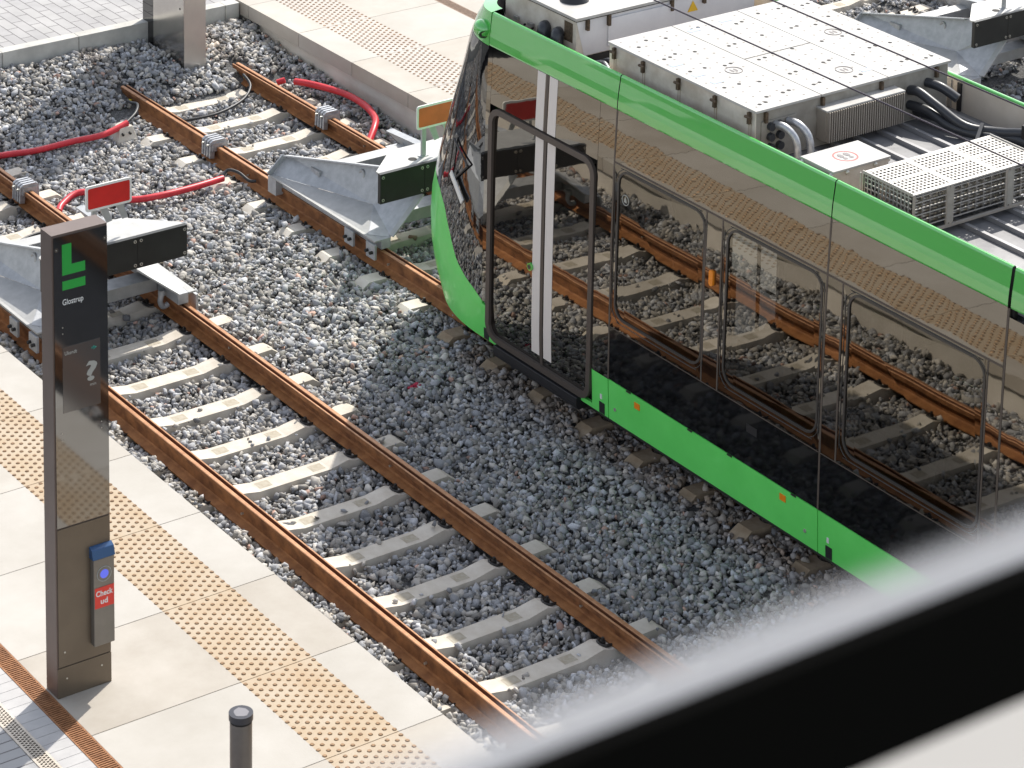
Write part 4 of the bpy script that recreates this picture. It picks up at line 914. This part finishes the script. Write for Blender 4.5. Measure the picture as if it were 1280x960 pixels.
# braking resistor cage
CX0, CX1, CY0, CY1, CZ0, CZ1 = 2.665, 4.056, -2.448, -1.885, 3.12, 3.45
mb = MB()
for (a, b) in ((CX0, CX0+.028), (CX1-.028, CX1)): mb.box(a, b, CY0, CY1, CZ1-.012, CZ1, 'cage')
for (a, b) in ((CY0, CY0+.03), (CY1-.03, CY1), (CY0+.29, CY0+.31)): mb.box(CX0+.028, CX1-.028, a, b, CZ1-.0125, CZ1-.0005, 'cage')
for x in (CX0+.45, CX0+.92): mb.box(x-.025, x+.025, CY0+.03, CY1-.03, CZ1-.013, CZ1-.001, 'cage')
for i in range(34): x = CX0+.03+i*.0405; mb.box(x, x+.015, CY0+.03, CY1-.03, CZ1-.010, CZ1-.003, 'cage')
for j in range(14): y = CY0+.03+j*.0405; mb.box(CX0+.028, CX1-.028, y, y+.015, CZ1-.0095, CZ1-.0035, 'cage')
part(mb, 'cage_top', TR)
mb = MB()
for (xx, a, b) in ((CX0, CY0, CY1), (CX1-.008, CY0, CY1)):
    for j in range(15): y = a+j*.0415; mb.box(xx, xx+.008, y, y+.010, CZ0, CZ1-.013, 'cage')
    for j in range(9): z = CZ0+j*.0415; mb.box(xx+.001, xx+.007, a, b, z, z+.010, 'cage')
for j in range(7): z = CZ0+j*.05; mb.box(CX0+.01, CX1-.01, CY0, CY0+.008, z, z+.008, 'cage')
for x in (CX0+.0, CX0+.36, CX0+.40, CX0+1.0, CX0+1.05, CX1-.03): mb.box(x, x+.03, CY0-.002, CY0+.01, CZ0, CZ1-.013, 'fin')
for x in (CX0+.37, CX0+1.02): mb.box(x, x+.07, CY0-.004, CY0-.0025, CZ0+.02, CZ1-.03, 'boxdark')
mb.box(CX0, CX1, CY0-.001, CY0+.03, CZ0-.02, CZ0, 'fin'); mb.box(CX0, CX1, CY1-.03, CY1, CZ0-.02, CZ1-.013, 'fin')
part(mb, 'cage_side', TR)
mb = MB(); rr_ = random.Random(8)
for i in range(5):
    z = CZ0+.03+i*.048
    for j in range(3): mb.cyl((CX0+.06, CY0+.10+j*.19, z), (CX1-.06, CY0+.10+j*.19, z), .017, 'resist', n=8)
for i in range(16): mb.box(CX0+.08+i*.082, CX0+.095+i*.082, CY0+.06, CY1-.06, CZ0+.01, CZ1-.05, 'resist')
part(mb, 'resistor_bank', TR)
# air conditioning unit
HX0, HX1, HY0, HY1, HZ = 2.75, 4.82, 1.93, 3.0, 3.55
mb = MB(); mb.box(HX0, HX1, HY0, HY1, 3.17, HZ-.03, 'boxside'); mb.add([(HX0+.09, HY0-.003, 3.18), (HX1, HY0-.003, 3.18), (HX1, HY0-.003, HZ-.04), (HX0, HY0-.003, HZ-.04)], [(0, 1, 2, 3)], 'hvacside'); ac = part(mb, 'air_conditioner', TR, bev=.006)
mb = MB(); mb.box(HX0-.02, HX1+.02, HY0-.025, HY1+.02, HZ-.028, HZ, 'boxwhite'); mb.box(HX0-.022, HX1+.022, HY0-.027, HY1+.022, HZ-.034, HZ-.029, 'hole'); part(mb, 'unit_lid', ac, bev=.004)
mb = MB(); mb.cyl((3.02, 2.32, HZ), (3.02, 2.32, HZ+.06), .135, 'sill', .105, n=24); mb.cyl((3.02, 2.32, HZ+.06), (3.02, 2.32, HZ+.075), .10, 'boxwhite', .08, n=24); part(mb, 'roof_fan', ac)
mb = MB(); mb.box(3.10, 3.86, HY0-.02, HY0-.004, 3.22, 3.48, 'hvacside'); part(mb, 'service_hatch', ac, bev=.004)
for x in (2.86, 3.10, 3.82, 4.2):
    mb = MB(); mb.box(x-.013, x+.013, HY0-.04, HY0-.005, 3.42, 3.52, 'hinge'); part(mb, 'lid_latch', ac)
mb = MB(); mb.prism([(4.02, 3.36), (4.14, 3.36), (4.08, 3.46)], 1, HY0-.008, HY0-.0045, 'warn'); part(mb, 'warning_sign', ac)
mb = MB(); mb.box(HX0, HX1, HY0-.10, HY0+.2, 3.046, 3.10, 'boxside'); mb.box(HX0+.02, HX1-.02, HY0-.01, HY1, 3.10, 3.168, 'under'); part(mb, 'unit_frame', ac)
for k in range(2):
    mb = MB(); y = 2.12+k*.20; mb.tube([(HX0-.01, y+.05, 3.34), (HX0-.05, y+.02, 3.34), (HX0-.07, y, 3.24), (HX0-.05, y, 3.10)], .06, 'hose', n=12); part(mb, 'unit_hose', ac)
mb = MB(); mb.box(HX0-.004, HX0-.001, 1.98, 2.10, 3.30, 3.48, 'hinge'); part(mb, 'unit_plate', ac)
mb = MB()
for k in range(5): mb.tube([(2.75+k*.06, 1.9, 3.1), (2.8+k*.06, 1.75, 3.16), (2.78+k*.05, 1.55, 3.12), (2.9+k*.05, 1.39, 3.10)], .018, 'hose' if k % 2 else 'zinc', n=6)
part(mb, 'roof_wiring', TR)

# ------------------------------------------------------------------ overhead wires of the left track
for (x, z, lab) in ((.06, 5.52, 'thin dark overhead wire crossing the white roof box nearer the green roof edge'), (.06, 5.885, 'thin dark overhead wire crossing the white roof box farther back')):
    mb = MB(); mb.tube([(x, -45, z), (x, 0, z), (x, 40, z)], .006, 'wire', n=6, seg=2); tag(mb.build('overhead_wire', origin=(x, 0, z)), lab, 'wire', 'overhead wires')

# ------------------------------------------------------------------ window the photograph was taken from (out of focus)
yb = CAM.y+1.2; BT = 11.593
mb = MB(); mb.box(-14.5, -9.0, yb, yb+.03, BT-.089, BT, 'rail_black')
tag(mb.build('balcony_rail', bev=.004), 'black balcony rail crossing the lower right corner, out of focus', 'railing')
mb = MB(); mb.box(-14.5, -9.0, yb+.012, yb+.020, BT+.0005, BT+.07, 'veil')  # added sheet that carries the painted reflection haze
tag(mb.build('painted_haze_strip', origin=(-11.5, yb, BT)), 'milky strip of painted reflection haze rising from the black balcony rail', 'glass')
VEIL.inputs[1].default_value = 0.0; VEIL.inputs[2].default_value = .043; VEIL.inputs[3].default_value = .66; VEIL.inputs[4].default_value = 0.0
mb = MB(); mb.box(-14.5, -9.0, yb+.02, yb+.26, 11.36, 11.40, 'ledge')
tag(mb.build('window_ledge'), 'pale window ledge below the black balcony rail', 'ledge')
